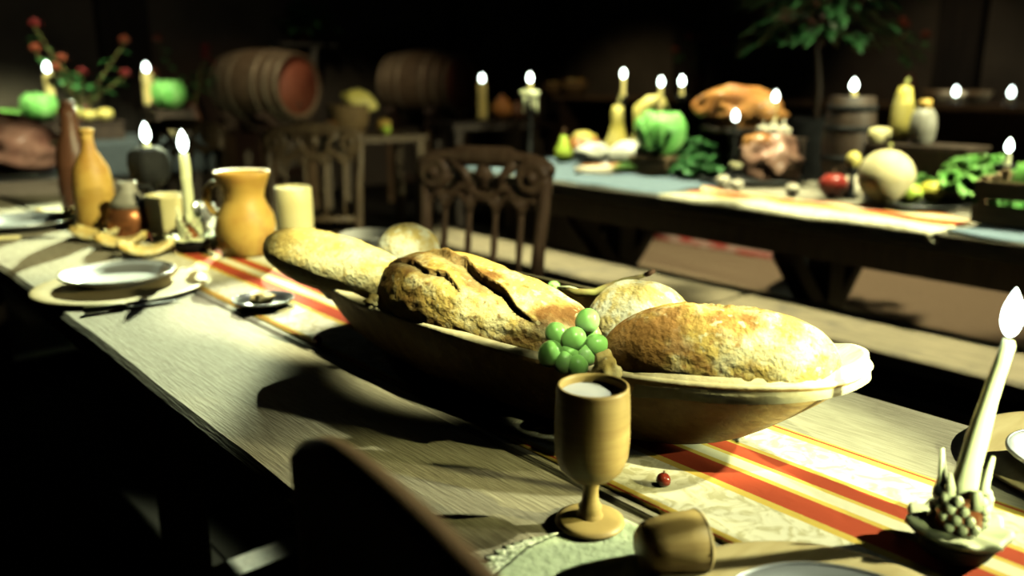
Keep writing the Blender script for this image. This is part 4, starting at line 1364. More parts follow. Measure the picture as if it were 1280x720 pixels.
for k, (px, row, mt, r, lb) in enumerate(((903, 2.99, 'garlic', 0.030, 'pale onion at the left rim of the dark pork platter'), (921, 2.95, 'garlic', 0.026, 'second pale onion, front left of the pork roast'), (990, 2.98, 'garlic', 0.028, 'pale onion at the right rim of the dark pork platter'))):
    fruit('onion', lb, mt, t2(px, row), r, 0.9, True, 'onion', k)
for k, (px, row, lb) in enumerate(((953, 168, 'left garlic bulb heaped behind the pork roast'), (966, 166, 'middle garlic bulb heaped behind the pork roast'), (978, 172, 'right garlic bulb heaped behind the pork roast'))):
    p = at(px, row, Z2 + 0.21)
    q = atx(px, 3.42 + 0.015 * k, Z2 + 0.19)
    t = thing('garlic_bulb', lb, 'garlic', q)
    build('cloves', blob(0.034, 0.034, 0.028, (0, 0, 0.026), 0.35, 12, k, 3), 'garlic', t)
    build('neck', tube([(0, 0, 0.05), (0.003, 0, 0.065), (0.012, 0.004, 0.078)], [0.008, 0.005, 0.004], 8), 'garlic', t)
q = atx(967, 3.435, Z2)
solo('crate', box(box(bmesh.new(), 0.15, 0.22, 0.012, (0, 0, 0.183)), 0.14, 0.21, 0.177, (0, 0, 0.0885), bev=0.004), 'darkwood', 'dark box holding up the garlic bulbs behind the pork roast', 'box', (q.x, q.y, Z2 + 0.001), (0, 0, 0.0), smooth=False)

# keg, apple, melon, citrus, lettuce, crate
q = t2(1055, 3.34)
t = thing('keg', 'small upright dark keg with a candle stub on its head', 'keg', q)
build('staves', lathe([(0.0005, 0), (0.085, 0.0), (0.10, 0.10), (0.105, 0.19), (0.10, 0.28), (0.088, 0.375), (0.08, 0.378), (0.078, 0.36), (0.0005, 0.36)], 36, wob=0.03), 'darkwood', t)
for z, r in ((0.05, 0.096), (0.13, 0.1055), (0.25, 0.1055), (0.33, 0.097)):
    build('hoop', lathe([(r - 0.004, z - 0.012), (r, z - 0.012), (r + 0.001, z + 0.012), (r - 0.004, z + 0.012)], 36, ring=True), 'iron', t)
candle(q + Vector((0, 0, 0.361)), 0.035, 0.017, 'candle stub alight on the small upright keg', mat='oldwax', flame=(0.016, 0.05))
fruit('apple', 'big dark red apple left of the cut melon', 'apple', t2(1040, row=249), 0.052, 0.95, seed=3)
q = t2(1102, row=262) + Vector((0.05, 0.02, 0.014))
t = thing('melon', 'pale round melon on the dark plate behind the lemons', 'melon', q)
build('flesh', lathe([(0.0005, 0)] + [(0.095 * math.cos(a), 0.095 + 0.095 * math.sin(a)) for a in [-1.4 + 0.2 * k for k in range(15)]] + [(0.0005, 0.19)], 40, wob=0.05), 'melon', t)
build('stalk', tube([(0, 0, 0.186), (0.004, 0, 0.2), (0.012, 0, 0.207)], [0.008, 0.006, 0.008], 8), 'stem', t)
q = t2(1138, row=262)
pewter((q.x + 0.10, q.y + 0.03, q.z), 0.185, 'dark plate holding melon, lime and lemon', 'darkpewter', 0.016, 'serving_plate')
fruit('lime', 'yellow green lime on the dark plate left of the lemon', 'lime', t2(1134, row=261) + Vector((0.0, 0, 0.012)), 0.046, 0.85, False)
fruit('lemon', 'bright yellow lemon on the dark plate right of the lime', 'lemon', t2(1164, row=258) + Vector((0.0, 0, 0.012)), 0.044, 0.9, False)
fruit('garlic_bulb', 'pale bulb on the runner just left of the melon', 'garlic', t2(1068, row=247), 0.033, 0.85, True, 'garlic', 5)
fruit('onion', 'small pale onion behind the big dark red apple', 'garlic', t2(1063, 3.28), 0.042, 0.85, True, 'onion', 6)
fruit('onion', 'small white onion on top behind the apple, left of the melon', 'garlic', t2(1054, 3.14), 0.036, 0.85, True, 'onion', 7)
q = t2(1194, row=256)
solo('lettuce', lettuce_bm(0.17, 41, 34, 0.95), 'lettuce', 'large frilly green lettuce between the lemon and the wooden crate', 'lettuce', t2(1220, 3.25))
solo('lettuce', lettuce_bm(0.09, 47, 24, 0.9), 'lettuce', 'smaller frilly lettuce directly behind the melon and lime', 'lettuce', t2(1146, 3.32))
q = t2(1268, row=289)
t = thing('crate', 'open slatted wooden crate at the right edge of the feast table', 'crate', (q.x + 0.10, q.y - 0.03, Z2 + 0.02), 0.12)
for s in (-1, 1):
    bm = bmesh.new()
    for k in range(2):
        box(bm, 0.30, 0.012, 0.055, (0, s * 0.15, 0.03 + 0.075 * k), bev=0.003)
    build('side', bm, 'crate', t, smooth=False)
    bm = bmesh.new()
    for k in range(2):
        box(bm, 0.012, 0.288, 0.055, (s * 0.144, 0, 0.03 + 0.075 * k), bev=0.003)
    build('end', bm, 'crate', t, smooth=False)
    for r in (-1, 1):
        build('corner_post', box(bmesh.new(), 0.024, 0.024, 0.145, (s * 0.126, r * 0.132, 0.0725), bev=0.003), 'crate', t, smooth=False)
build('bottom', box(bmesh.new(), 0.27, 0.28, 0.01, (0, 0, 0.006)), 'crate', t, smooth=False)
cq = Vector((q.x + 0.10, q.y - 0.03, Z2 + 0.02))
solo('cabbage', cabbage_bm(0.105, 8), 'lettuce', 'green cabbage in the open crate at the right edge', 'cabbage', cq + Vector((0.02, -0.02, 0.012)))
solo('cabbage', cabbage_bm(0.06, 9), 'cabbage', 'small cabbage in the back corner of the open crate', 'cabbage', cq + Vector((-0.075, 0.08, 0.012)))
q = on(1250, 2.95, Z2)
t = thing('candlestick', 'black candlestick behind the open crate at right', 'candlestick', q)
build('stem', lathe([(0.0005, 0), (0.055, 0), (0.05, 0.012), (0.014, 0.02), (0.011, 0.06), (0.018, 0.08), (0.011, 0.1), (0.012, 0.15), (0.0005, 0.152)], 28), 'iron', t)
build('drip_pan', lathe([(0.0005, 0.145), (0.03, 0.148), (0.038, 0.16), (0.033, 0.163), (0.0005, 0.155)], 28), 'iron', t)
candle(q + Vector((0, 0, 0.156)), 0.045, 0.012, 'candle alight above the black candlestick behind the crate', flame=(0.012, 0.048))
q = on(1268, 3.0, Z2)
fruit('onion', 'golden onion resting beside the candlestick behind the crate', 'squash', on(1273, 3.1, Z2 + 0.003), 0.05, 0.9, True, 'onion', 9)

# dark box with cheese, gourd, stone jar
q = t2(1140, 3.40)
solo('crate', box(box(bmesh.new(), 0.22, 0.46, 0.014, (0, 0, 0.193)), 0.20, 0.44, 0.186, (0, 0, 0.093), bev=0.004), 'darkwood', 'long dark box carrying the cheese, yellow gourd and stone jar', 'box', (3.40, q.y, Z2 + 0.001), (0, 0, 0.0), smooth=False)
zb = Z2 + 0.202
p = atx(1096, 3.36, zb)
solo('cheese', lathe([(0.0005, 0), (0.05, 0), (0.056, 0.008), (0.057, 0.045), (0.05, 0.056), (0.0005, 0.058)], 36), 'cheese', 'pale yellow cheese wheel on the left end of the long dark box', 'cheese', p)
p = atx(1124, 3.40, zb)
t = thing('gourd', 'tall yellow gourd between the cheese wheel and the stone jar', 'gourd', p)
build('flesh', lathe([(0.0005, 0), (0.03, 0.002), (0.043, 0.03), (0.045, 0.08), (0.040, 0.14), (0.030, 0.19), (0.024, 0.215), (0.0005, 0.222)], 32, wob=0.08), 'squash', t)
build('stalk', tube([(0, 0, 0.215), (0.006, 0, 0.235), (0.02, 0, 0.245)], [0.008, 0.006, 0.007], 8), 'stem', t)
p = atx(1151, 3.38, zb)
t = thing('stone_jar', 'grey stone jar at the right end of the long dark box', 'jar', p)
build('body', lathe([(0.0005, 0), (0.035, 0), (0.046, 0.02), (0.05, 0.07), (0.045, 0.11), (0.03, 0.135), (0.0005, 0.136)], 36), 'greystone', t)
build('stopper', lathe([(0.0005, 0.13), (0.022, 0.132), (0.024, 0.155), (0.02, 0.17), (0.0005, 0.172)], 28), 'clay', t)
p = atx(1083, 3.44, zb)
fruit('onion', 'copper brown onion behind the pale yellow cheese wheel', 'roast', p, 0.040, 0.9, True, 'onion', 4)
p = t2(1062, 3.10)
t = thing('oil_lamp', 'small glowing yellow lamp standing in front of the keg', 'lamp', p)
build('base', lathe([(0.0005, 0), (0.03, 0), (0.012, 0.02), (0.01, 0.09), (0.03, 0.115), (0.0005, 0.118)], 24), 'iron', t)
build('globe', blob(0.028, 0.028, 0.032, (0, 0, 0.146), sub=3), 'squash', t)

# candles of the feast table


def stick_candle(px, dep_x, flame_row, label, slab, stick_h=None, r=0.014, mat='oldwax', ch=0.10):
    """candlestick on the feast table at world x dep_x with the flame's middle at photo row flame_row"""
    q = atx(px, dep_x, Z2)
    dep = (q - CAM).dot(FW)
    k = (flame_row - 360) / FPX
    z = CAM.z + dep * (FW.z - UP.z * k)
    h = max(0.03, z - 0.02 - Z2 - ch)
    t = thing('candlestick', slab, 'candlestick', (q.x, q.y, Z2 + 0.004))
    build('stem', lathe([(0.0005, 0), (0.045, 0), (0.04, 0.01), (0.012, 0.018), (0.010, h * 0.5), (0.016, h * 0.55), (0.010, h * 0.6), (0.012, h - 0.012), (0.0005, h - 0.01)], 28), 'iron', t)
    build('drip_pan', lathe([(0.0005, h - 0.014), (0.024, h - 0.01), (0.032, h), (0.027, h + 0.002), (0.0005, h - 0.006)], 28), 'iron', t)
    candle((q.x, q.y, Z2 + 0.004 + h - 0.006), ch, r, label, mat=mat, flame=(0.014, 0.05))


stick_candle(776, 3.495, 93, 'candle alight directly above the upright yellow bottle gourd', 'black candlestick hidden behind the upright yellow bottle gourd')
stick_candle(822, 3.44, 103, 'candle alight directly above the round green cabbage', 'black candlestick behind the round green cabbage', ch=0.16)
stick_candle(847, 3.30, 102, 'candle alight just left of the roast bird', 'black candlestick rising from the dark leafy herbs', ch=0.05)
stick_candle(914, 3.12, 145, 'candle alight left of the pork roast in a low black candlestick', 'low black candlestick left of the pork roast', ch=0.05, mat='wick')
stick_candle(962, 3.47, 121, 'candle alight at the right end of the roast bird', 'black candlestick between the roast bird and the pork roast', ch=0.12)
stick_candle(662, 2.95, 98, 'candle alight with thick white wax drips right of the carved chair', 'tall black candlestick topped with white wax right of the carved chair', ch=0.04)
q = atx(662, 2.95, Z2)
dep = (q - CAM).dot(FW)
z = CAM.z + dep * (FW.z - UP.z * ((112 - 360) / FPX))
t = thing('wax_collar', 'lump of white dripped wax round the candle right of the carved chair', 'wax', (q.x, q.y, z - 0.03))
build('lump', lathe([(0.022, 0.0), (0.03, -0.012), (0.036, -0.008), (0.05, 0.014), (0.05, 0.02), (0.03, 0.03), (0.018, 0.034), (0.017, 0.0)], 28, ring=True, wob=0.4, seed=3), 'wax', t)
bm = bmesh.new()
for k in range(6):
    a = k * 1.05
    tube([(0.035 * math.cos(a), 0.035 * math.sin(a), 0.005), (0.037 * math.cos(a), 0.037 * math.sin(a), -0.03 - 0.02 * (k % 3)), (0.036 * math.cos(a), 0.036 * math.sin(a), -0.045 - 0.02 * (k % 3))], [0.006, 0.005, 0.002], 8, bm)
build('drips', bm, 'wax', t)

# ------------------------------------------------------------------ barrels on cradles, by the left wall


def barrel_pair():
    t = thing('barrel', 'nearer wine barrel on its side with a reddish head, behind the dark chairs', 'barrel', on(374, 7.3, 1.125), 0.35, 'barrels lying by the wall')
    R0, R1, L = 0.275, 0.315, 0.80
    prof = [(0.0005, 0.03), (R0 - 0.03, 0.03), (R0 - 0.025, 0.0), (R0, 0.0)] + [(R0 + (R1 - R0) * math.sin(PI * k / 12), L * k / 12) for k in range(1, 12)] + [(R0, L), (R0 - 0.025, L), (R0 - 0.03, L - 0.03), (0.0005, L - 0.03)]
    rot = Matrix.Rotation(-PI / 2, 3, 'X')

    def lay(bm):
        bmesh.ops.rotate(bm, cent=(0, 0, 0), matrix=rot, verts=bm.verts)
        return bm
    build('staves', lay(lathe(prof, 56)), 'barrel', t)
    for k, s in ((0.02, 0.05), (0.16, 0.05), (0.32, 0.045), (0.68, 0.045), (0.84, 0.05), (0.98, 0.05)):
        ra = R0 + (R1 - R0) * math.sin(PI * max(0, k - 0.025)) + 0.002
        rb = R0 + (R1 - R0) * math.sin(PI * min(1, k + 0.025)) + 0.002
        z0, z1 = L * max(0.0, k - 0.028), L * min(1.0, k + 0.028)
        build('hoop', lay(lathe([(ra - 0.004, z0), (ra + 0.003, z0), (rb + 0.003, z1), (rb - 0.004, z1)], 56, ring=True)), 'hoop', t)
    hd_ = build('head', lay(lathe([(0.0005, 0.018), (R0 - 0.032, 0.018), (R0 - 0.032, 0.032), (0.0005, 0.032)], 48)), 'barrelhead', t)
    build('bung', lay(lathe([(0.0005, 0.0), (0.018, 0.0), (0.02, 0.02), (0.0005, 0.021)], 16)), 'darkwood', hd_, (0, 0, -0.16))
    return t


b0 = barrel_pair()
q2 = on(577, 7.95, 1.135)
dup(b0, q2, 0.32, 'farther wine barrel on its side with an orange head, left of the corner post')
for k, (o, lb) in enumerate(((b0.location, 'dark timber cradle under the nearer barrel'), (q2, 'dark timber cradle under the farther barrel'))):
    t = thing('barrel_cradle', lb, 'stand', (o.x, o.y, 0), 0.35 if k == 0 else 0.32, None)
    zb_ = o.z - 0.315
    for yy in (0.16, 0.64):
        bm = box(bmesh.new(), 0.64, 0.10, 0.10, (0, yy, zb_ - 0.052), bev=0.006)
        for s in (-1, 1):
            box(bm, 0.16, 0.10, 0.07, (s * 0.25, yy, zb_ + 0.035), ((-s * 0.55), 'Y'), bev=0.004)
        build('saddle', bm, 'darkwood', t, smooth=False)
        for s in (-1, 1):
            build('leg', box(bmesh.new(), 0.09, 0.09, zb_ - 0.10, (s * 0.26, yy, (zb_ - 0.10) / 2), bev=0.005), 'chair', t, smooth=False)
    for s in (-1, 1):
        build('rail', box(bmesh.new(), 0.05, 0.5, 0.08, (s * 0.26, 0.4, 0.25), bev=0.004), 'darkwood', t, smooth=False)

# ------------------------------------------------------------------ wall shelf with plant
q = on(388, 8.55, 1.54)
sx = q.x
t = thing('wall_shelf', 'small pale shelf on a curved bracket above the nearer barrel', 'shelf', (sx, 8.31, 1.52))
build('board', box(bmesh.new(), 0.62, 0.24, 0.03, (0, -0.12, 0.0), bev=0.005), 'greystone', t, smooth=False)
build('bracket', tube([(0.07, -0.20, -0.016), (0.065, -0.19, -0.10), (0.07, -0.15, -0.22), (0.09, -0.08, -0.34), (0.13, -0.03, -0.42)], [0.03, 0.036, 0.042, 0.04, 0.02], 14), 'greystone', t)
t = thing('potted_plant', 'bushy dark green plant in a pot on the small wall shelf', 'plant', (sx - 0.02, 8.19, 1.5355))
build('pot', lathe([(0.0005, 0), (0.06, 0), (0.085, 0.12), (0.092, 0.13), (0.085, 0.135), (0.0005, 0.115)], 32), 'brownclay', t)
bm = bmesh.new()
rnd = random.Random(5)
for k in range(90):
    a, e = rnd.random() * 2 * PI, rnd.random() * 1.3
    d = Vector((math.cos(a) * math.cos(e), math.sin(a) * math.cos(e) - 0.35, math.sin(e)))
    r = 0.05 + 0.22 * rnd.random()
    b_ = Vector((0, 0, 0.14)) + d * r
    b_.y = min(b_.y, 0.05)
    d.y = min(d.y, 0.05)
    leaf(bm, b_, d, 0.14, 0.07, droop=0.5, nu=4, nv=2, seed=k)
build('foliage', bm, 'leaf', t)
build('stems', tube([(0, 0, 0.11), (0, -0.02, 0.2), (0.02, -0.04, 0.32)], [0.012, 0.009, 0.004], 8), 'stem', t)

# ------------------------------------------------------------------ small table with basket between the barrels
q = on(470, 6.1, 0)
t = thing('side_table', 'small rough wooden table with a basket between the two barrels', 'table', q, -0.15)
build('tabletop', box(bmesh.new(), 0.66, 0.46, 0.04, (0, 0, 0.79), bev=0.006), 'chair', t, smooth=False)
for sx_ in (-1, 1):
    for sy in (-1, 1):
        build('leg', box(bmesh.new(), 0.06, 0.06, 0.77, (sx_ * 0.28, sy * 0.18, 0.385), bev=0.005), 'chair', t, smooth=False)
zt = 0.811
p = on(437, 6.1, zt)
t = thing('basket', 'round wicker basket on the small table between the barrels', 'basket', p)
build('weave', lathe([(0.0005, 0), (0.10, 0), (0.135, 0.06), (0.15, 0.16), (0.155, 0.185), (0.147, 0.19), (0.14, 0.16), (0.125, 0.06), (0.0005, 0.015)], 40), 'wicker', t)
build('rim', tube([(0.152 * math.cos(2 * PI * k / 40), 0.152 * math.sin(2 * PI * k / 40), 0.19) for k in range(41)], 0.011, 8), 'wicker', t)
bm = blob(0.13, 0.075, 0.07, (0, 0, 0.07), 0.2, 6, 2, 4)
solo('squash', bm, 'squash', 'bright yellow squash lying on top of the round wicker basket', 'squash', p + Vector((0.04, -0.04, 0.165)), (0.0, 0.35, -0.5))
bm = blob(0.12, 0.11, 0.09, (0, 0, 0.085), 0.3, 6, 4, 4)
solo('root_vegetable', bm, 'brownclay', 'brown root vegetable inside the round wicker basket', 'vegetable', p + Vector((-0.02, 0.01, 0.018)))
for px, row, r, mt, lb in ((480, 150, 0.055, 'clay', 'golden onion on the small table right of the basket'), (483, 166, 0.035, 'lime', 'small green apple at the front edge of the small table')):
    fruit('onion' if mt == 'clay' else 'apple', lb, mt, on(px, 6.1 if mt == 'clay' else 5.95, zt), r, 0.95, True, None, 3)
p = on(403, 6.05, zt)
fruit('onion', 'copper brown onion left of the basket on the small table', 'roast', on(414, 6.0, zt), 0.05, 0.9, True, None, 8)

# ------------------------------------------------------------------ serving table by the corner post
q = on(618, 6.9, 0)
t = thing('serving_table', 'dark serving table beside the farther barrel near the corner', 'table', q, -0.2)
build('tabletop', box(bmesh.new(), 0.95, 0.5, 0.05, (0, 0, 0.835), bev=0.006), 'darkwood', t, smooth=False)
for sx_ in (-1, 1):
    for sy in (-1, 1):
        build('leg', box(bmesh.new(), 0.07, 0.07, 0.81, (sx_ * 0.42, sy * 0.2, 0.405), bev=0.005), 'darkwood', t, smooth=False)
zs = 0.8605
candle(on(603, 6.9, zs), 0.30, 0.045, 'thick yellow candle alight on the dark serving table', mat='oldwax', top=0.036, flame=(0.02, 0.065))
for px, r, mt, lb in ((628, 0.09, 'roast', 'red brown clay pot on the serving table right of the thick candle'), (647, 0.07, 'brownclay', 'small dark clay pot at the right end of the serving table')):
    p = on(px, 6.85, zs)
    t = thing('clay_pot', lb, 'pot', p)
    build('body', lathe([(0.0005, 0), (r * 0.6, 0), (r, r * 0.7), (r * 0.95, r * 1.2), (r * 0.7, r * 1.6), (r * 0.72, r * 1.75), (r * 0.6, r * 1.7), (0.0005, r * 0.4)], 32), mt, t)
    build('lid', lathe([(0.0005, r * 1.66), (r * 0.7, r * 1.70), (r * 0.4, r * 1.95), (r * 0.15, r * 2.05), (r * 0.18, r * 2.2), (0.0005, r * 2.25)], 28), mt, t)

# ------------------------------------------------------------------ tall plant behind the feast table
q = on(1000, 4.75, 0)
t = thing('potted_tree', 'tall leafy plant in a black urn behind the feast table', 'plant', q)
build('urn', lathe([(0.0005, 0), (0.17, 0), (0.18, 0.04), (0.10, 0.10), (0.09, 0.3), (0.15, 0.55), (0.19, 0.85), (0.2, 0.98), (0.18, 1.0), (0.0005, 0.95)], 40), 'iron', t)
build('trunk', tube([(0, 0, 0.94), (0.01, 0.0, 1.15), (-0.01, 0.02, 1.35), (0.0, 0.01, 1.55)], [0.022, 0.018, 0.015, 0.009], 10), 'darkwood', t)
bm = bmesh.new()
rnd = random.Random(9)
for k in range(230):
    a = rnd.random() * 2 * PI
    rr = 0.46 * math.sqrt(rnd.random())
    z = 1.36 + 0.36 * rnd.random() + 0.10 * (1 - rr / 0.46)
    d = Vector((math.cos(a), math.sin(a), -0.15 + 0.4 * rnd.random()))
    leaf(bm, (rr * 0.85 * math.cos(a), rr * 0.85 * math.sin(a), z), d, 0.11, 0.055, droop=0.5, nu=4, nv=2, seed=k, cup=0.15)
build('foliage', bm, 'paleleaf', t)
bm = bmesh.new()
for k in range(9):
    a = k * 0.7
    tube([(0, 0.01, 1.36 + 0.02 * k), (0.16 * math.cos(a), 0.16 * math.sin(a), 1.46 + 0.015 * k), (0.36 * math.cos(a), 0.36 * math.sin(a), 1.50 + 0.015 * k)], [0.008, 0.006, 0.003], 6, bm)
build('branches', bm, 'brownstem', t)

# ------------------------------------------------------------------ sideboard against the right wall
t = thing('sideboard', 'long dark wooden sideboard with open shelf against the wall at right', 'sideboard', (7.45, 4.3, 0))
build('worktop', box(bmesh.new(), 0.62, 6.4, 0.05, (0, 0, 0.965), bev=0.006), 'chair', t, smooth=False)
build('shelf', box(bmesh.new(), 0.56, 6.2, 0.035, (0, 0, 0.45), bev=0.004), 'darkwood', t, smooth=False)
build('back_panel', box(bmesh.new(), 0.03, 6.2, 0.93, (0.26, 0, 0.475)), 'darkwood', t, smooth=False)
for k in range(4):
    build('upright', box(bmesh.new(), 0.56, 0.06, 0.94, (-0.01, -3.05 + k * 6.1 / 3, 0.47), bev=0.004), 'darkwood', t, smooth=False)
for px, row, lb, r in ((1193, 115, 'candle alight on the sideboard, left one of the pair at right', 0.02), (1262, 110, 'candle alight on the sideboard nearest the right edge', 0.02)):
    q = atx(px, 7.3, 0.991)
    t = thing('candle_dish', 'shallow dish under the ' + lb, 'dish', q)
    build('dish', lathe([(0.0005, 0), (0.045, 0), (0.06, 0.02), (0.055, 0.024), (0.0005, 0.008)], 28), 'greystone', t)
    candle(q + Vector((0, 0, 0.0085)), 0.05, r, lb, mat='oldwax', flame=(0.021, 0.08))
for px, r, mt, lb in ((1218, 0.08, 'crate', 'pale wooden bowl between the two sideboard candles'), (1172, 0.08, 'crate', 'pale wooden bowl left of the sideboard candles')):
    q = atx(px, 7.42, 0.991)
    t = thing('bowl', lb, 'bowl', q)
    build('body', lathe([(0.0005, 0), (r * 0.7, 0), (r * 1.4, r * 0.7), (r * 1.6, r * 1.3), (r * 1.5, r * 1.32), (r * 1.2, r * 0.7), (0.0005, r * 0.2)], 36), mt, t)
    build('foot_ring', lathe([(r * 0.6, -0.0), (r * 0.75, 0.0), (r * 0.72, 0.015), (r * 0.6, 0.015)], 28, ring=True), mt, t)
for px, lb, s in ((718, 'tall basket of onions left of the yellow gourds, on the sideboard', 1.0), (692, 'low basket of onions next to the corner post, on the sideboard', 0.8)):
    q = atx(px, 7.25, 0.991)
    t = thing('basket', lb, 'basket', q)
    build('weave', lathe([(0.0005, 0), (0.12 * s, 0), (0.16 * s, 0.08 * s), (0.17 * s, 0.15 * s), (0.16 * s, 0.155 * s), (0.145 * s, 0.08 * s), (0.0005, 0.02)], 36), 'wicker', t)
    build('rim', tube([(0.166 * s * math.cos(2 * PI * k / 36), 0.166 * s * math.sin(2 * PI * k / 36), 0.155 * s) for k in range(37)], 0.012, 8), 'wicker', t)
    for k in range(4):
        a = k * 1.7
        fruit('onion', ('onion %s in the ' % ('at the left', 'at the back', 'at the right', 'in front')[k]) + lb.split(',')[0].replace('of onions ', ''), ('clay', 'roast', 'oldwax', 'clay')[k], q + Vector((0.07 * s * math.cos(a), 0.07 * s * math.sin(a), 0.09 * s)), 0.055 * s, 0.95, True, None, k)


def rose_vase(loc, label, vase_mat, n, spread, mats, seed, h=0.24, up=0.4):
    t = thing('flower_vase', label, 'flowers', loc)
    build('vase', lathe([(0.0005, 0), (0.045, 0), (0.07, 0.06), (0.06, 0.15), (0.035, 0.20), (0.045, h), (0.038, h - 0.002), (0.0005, 0.18)], 32), vase_mat, t)
    rnd = random.Random(seed)
    st, lf = bmesh.new(), bmesh.new()
    for k in range(n):
        a = rnd.random() * 2 * PI
        r = spread * (0.35 + 0.65 * rnd.random())
        tip = Vector((r * math.cos(a), r * math.sin(a), h + up * (0.35 + 0.65 * rnd.random())))
        mid = tip * 0.45 + Vector((0, 0, h * 0.55))
        tube([(0, 0, h - 0.05), mid, tip], [0.004, 0.003, 0.002], 6, st)
        for j in range(5):
            w = 0.3 + 0.14 * j
            b_ = Vector((0, 0, h)).lerp(tip, w)
            aa = rnd.random() * 2 * PI
            leaf(lf, b_, (math.cos(aa), math.sin(aa), 0.2), 0.11, 0.06, droop=0.4, nu=4, nv=2, seed=j)
        fb = bmesh.new()
        for j in range(12):
            aa = j * 2.4
            e = 0.15 + 1.2 * j / 12
            d = Vector((math.cos(aa) * math.cos(e), math.sin(aa) * math.cos(e), math.sin(e)))
            leaf(fb, d * 0.004, d, 0.05, 0.05, cup=0.5, droop=-0.2, nu=5, nv=4, seed=j)
        build('blossom', fb, mats[k % len(mats)], t, tip)
    build('stems', st, 'stem', t)
    build('leaves', lf, 'leaf', t)


rose_vase(atx(1134, 7.35, 0.991), 'vase of orange red flowers on the sideboard behind the tall gourd', 'brownclay', 4, 0.22, ['flower'], 3)
rose_vase(atx(872, 7.35, 0.991), 'vase of dark red flowers on the sideboard above the roast bird', 'brownclay', 4, 0.3, ['deepred', 'flower'], 6)

solo('lit_floor_sheet', sheet(bmesh.new(), lambda u, v: ((u - 0.5) * 3.2, (v - 0.5) * 4.6, 0.005), 20, 24, 0.005), 'mat', 'wide tan sheet standing in for the lit floor behind the feast table', 'mat', (5.2, 2.3, 0.0005))  # added sheet whose colour stands in for lit floor, not a mat
# rug beyond the feast table, seen under it
solo('rug', sheet(bmesh.new(), lambda u, v: ((u - 0.5) * 1.1, (v - 0.5) * 1.5, 0.006 + 0.004 * noise.noise(Vector((u * 6, v * 6, 0)))), 20, 24, 0.004), 'rug', 'red and pale patterned rug on the floor behind the feast table', 'rug', (5.5, 3.75, 0.0065))

# ------------------------------------------------------------------ buffet table at far left with greens
t = thing('buffet_table', 'far table under a blue grey cloth at the left by the wall', 'table', (1.40, 7.0, 0), -0.0)
build('tabletop', box(bmesh.new(), 2.4, 0.75, 0.05, (0, 0, 0.722), bev=0.006), 'darkwood', t, smooth=False)
for sx_ in (-1, 1):
    for sy in (-1, 1):
        build('leg', box(bmesh.new(), 0.09, 0.09, 0.70, (sx_ * 1.08, sy * 0.3, 0.35), bev=0.005), 'darkwood', t, smooth=False)


def bfn(u, v):
    x = (u - 0.5) * 2.44
    s = -0.68 + v * 1.06
    if s < -0.385:
        return (x, -0.383 - 0.012 * abs(math.sin(u * 40)) * (-0.385 - s) / 0.3, 0.0035 + (s + 0.385) * 0.9)
    return (x, s, 0.0035)


solo('table_cloth', sheet(bmesh.new(), bfn, 160, 30, 0.002), 'darkblue', 'dark blue grey cloth hanging over the front of the far left table', 'cloth', (1.40, 7.0, 0.7485))
zc = 0.753
YB = 6.9


def aty(px, y, z):
    k = (px - 640) / FPX
    n_ = RT - FW * k
    return Vector((-(n_.y * y + n_.z * (z - CAM.z)) / n_.x, y, z))


for lb, pa, h, w in (('long dark box on the far left table under the lettuces', 92, 0.13, 0.66), ('dark box under the bright cabbage on the far left table', 212, 0.20, 0.30)):
    p = aty(pa, YB, zc)
    solo('crate', box(box(bmesh.new(), w, 0.34, 0.014, (0, 0, h - 0.007)), w - 0.02, 0.32, h - 0.014, (0, 0, (h - 0.014) / 2), bev=0.004), 'darkwood', lb, 'box', p, smooth=False)
for nm, lb, px, y, z, bm, mt in (
    ('cabbage', 'bright round green cabbage right of the far left candle', 213, YB - 0.02, zc + 0.202, cabbage_bm(0.125, 13), 'cabbage'),
    ('cabbage', 'pale green cabbage below the left of the two far candles', 52, YB - 0.04, zc + 0.132, cabbage_bm(0.115, 14), 'cabbage'),
    ('cabbage', 'green cabbage at the left edge of the far left table', 8, YB, zc + 0.001, cabbage_bm(0.13, 16), 'lettuce'),
):
    solo(nm, bm, mt, lb, 'cabbage', aty(px, y, z))
p = aty(84, YB + 0.05, zc + 0.132)
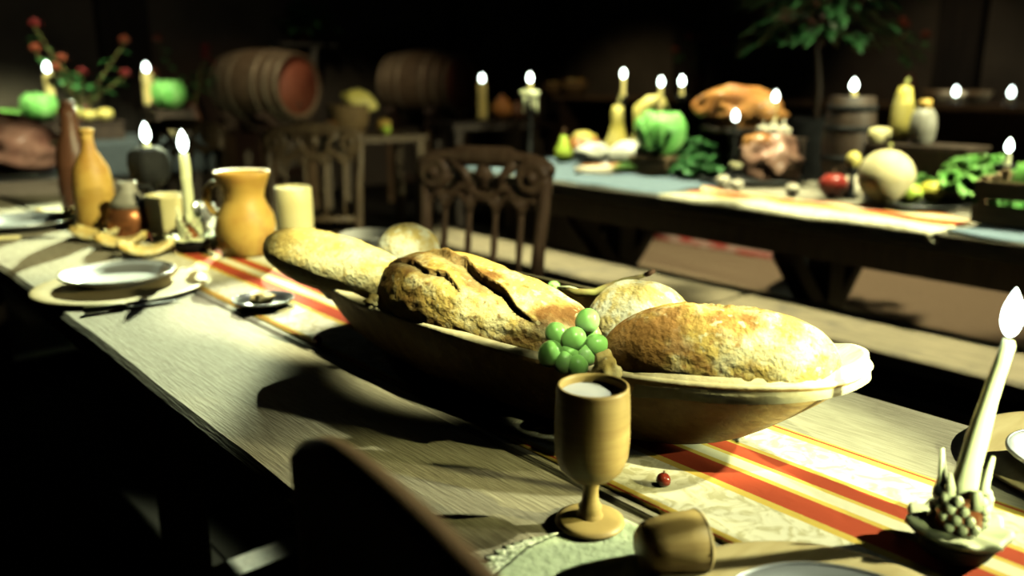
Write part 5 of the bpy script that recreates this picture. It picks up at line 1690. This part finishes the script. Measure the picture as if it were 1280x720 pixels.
solo('lettuce', lettuce_bm(0.13, 51, 28, 1.1), 'cabbage', 'leafy green lettuce behind the pale green cabbage at far left', 'lettuce', p)
for k, (px, r, lb) in enumerate(((88, 0.075, 'largest yellow squash, beside the pale green cabbage at far left'), (112, 0.055, 'middle yellow squash of the row at far left'), (132, 0.06, 'rightmost yellow squash of the row at far left'))):
    p = aty(px, YB - 0.10, zc + 0.1315)
    fruit('squash', lb, 'squash', p, r, 0.8, True, 'squash', k)
p = aty(214, YB - 0.14, zc + 0.001)
fruit('squash', 'pale squash in front of the dark box below the bright cabbage', 'melon', aty(214, YB - 0.235, zc + 0.001), 0.06, 0.95, True, 'squash', 6)
for k, (px, lb, hh) in enumerate(((191, 'tall yellow candle alight beside the bright round cabbage', 0.26), (70, 'candle alight above the leafy lettuce at far left', 0.18))):
    y = YB + (0.20 if k == 0 else 0.24)
    p = aty(px, y, zc)
    dep = (p - CAM).dot(FW)
    z = CAM.z + dep * (FW.z - UP.z * ((85 - 360) / FPX))
    h = z - 0.035 - zc - hh
    t = thing('candlestick', ('black candlestick behind the bright round cabbage', 'black candlestick behind the leafy lettuce at far left')[k], 'candlestick', p + Vector((0, 0, 0.001)))
    build('stem', lathe([(0.0005, 0), (0.06, 0), (0.05, 0.012), (0.015, 0.02), (0.014, h - 0.02), (0.035, h - 0.01), (0.04, h), (0.0005, h)], 28), 'iron', t)
    build('drip_pan', lathe([(0.0005, h - 0.016), (0.04, h - 0.01), (0.05, h + 0.004), (0.045, h + 0.006), (0.0005, h)], 28), 'iron', t)
    candle(p + Vector((0, 0, h + 0.002)), hh, 0.045 if k == 0 else 0.035, lb, mat='oldwax', top=0.04 if k == 0 else 0.03, flame=(0.022, 0.075))
rose_vase(aty(108, YB + 0.32, zc + 0.001), 'tall vase of red flowers left of the wall post at far left', 'brownclay', 7, 0.36, ['deepred', 'flower', 'flower'], 11, up=0.6)
rose_vase(aty(243, YB + 0.34, zc + 0.001), 'vase of faded orange flowers right of the bright round cabbage', 'brownclay', 6, 0.28, ['flower', 'deepred'], 17, up=0.5)
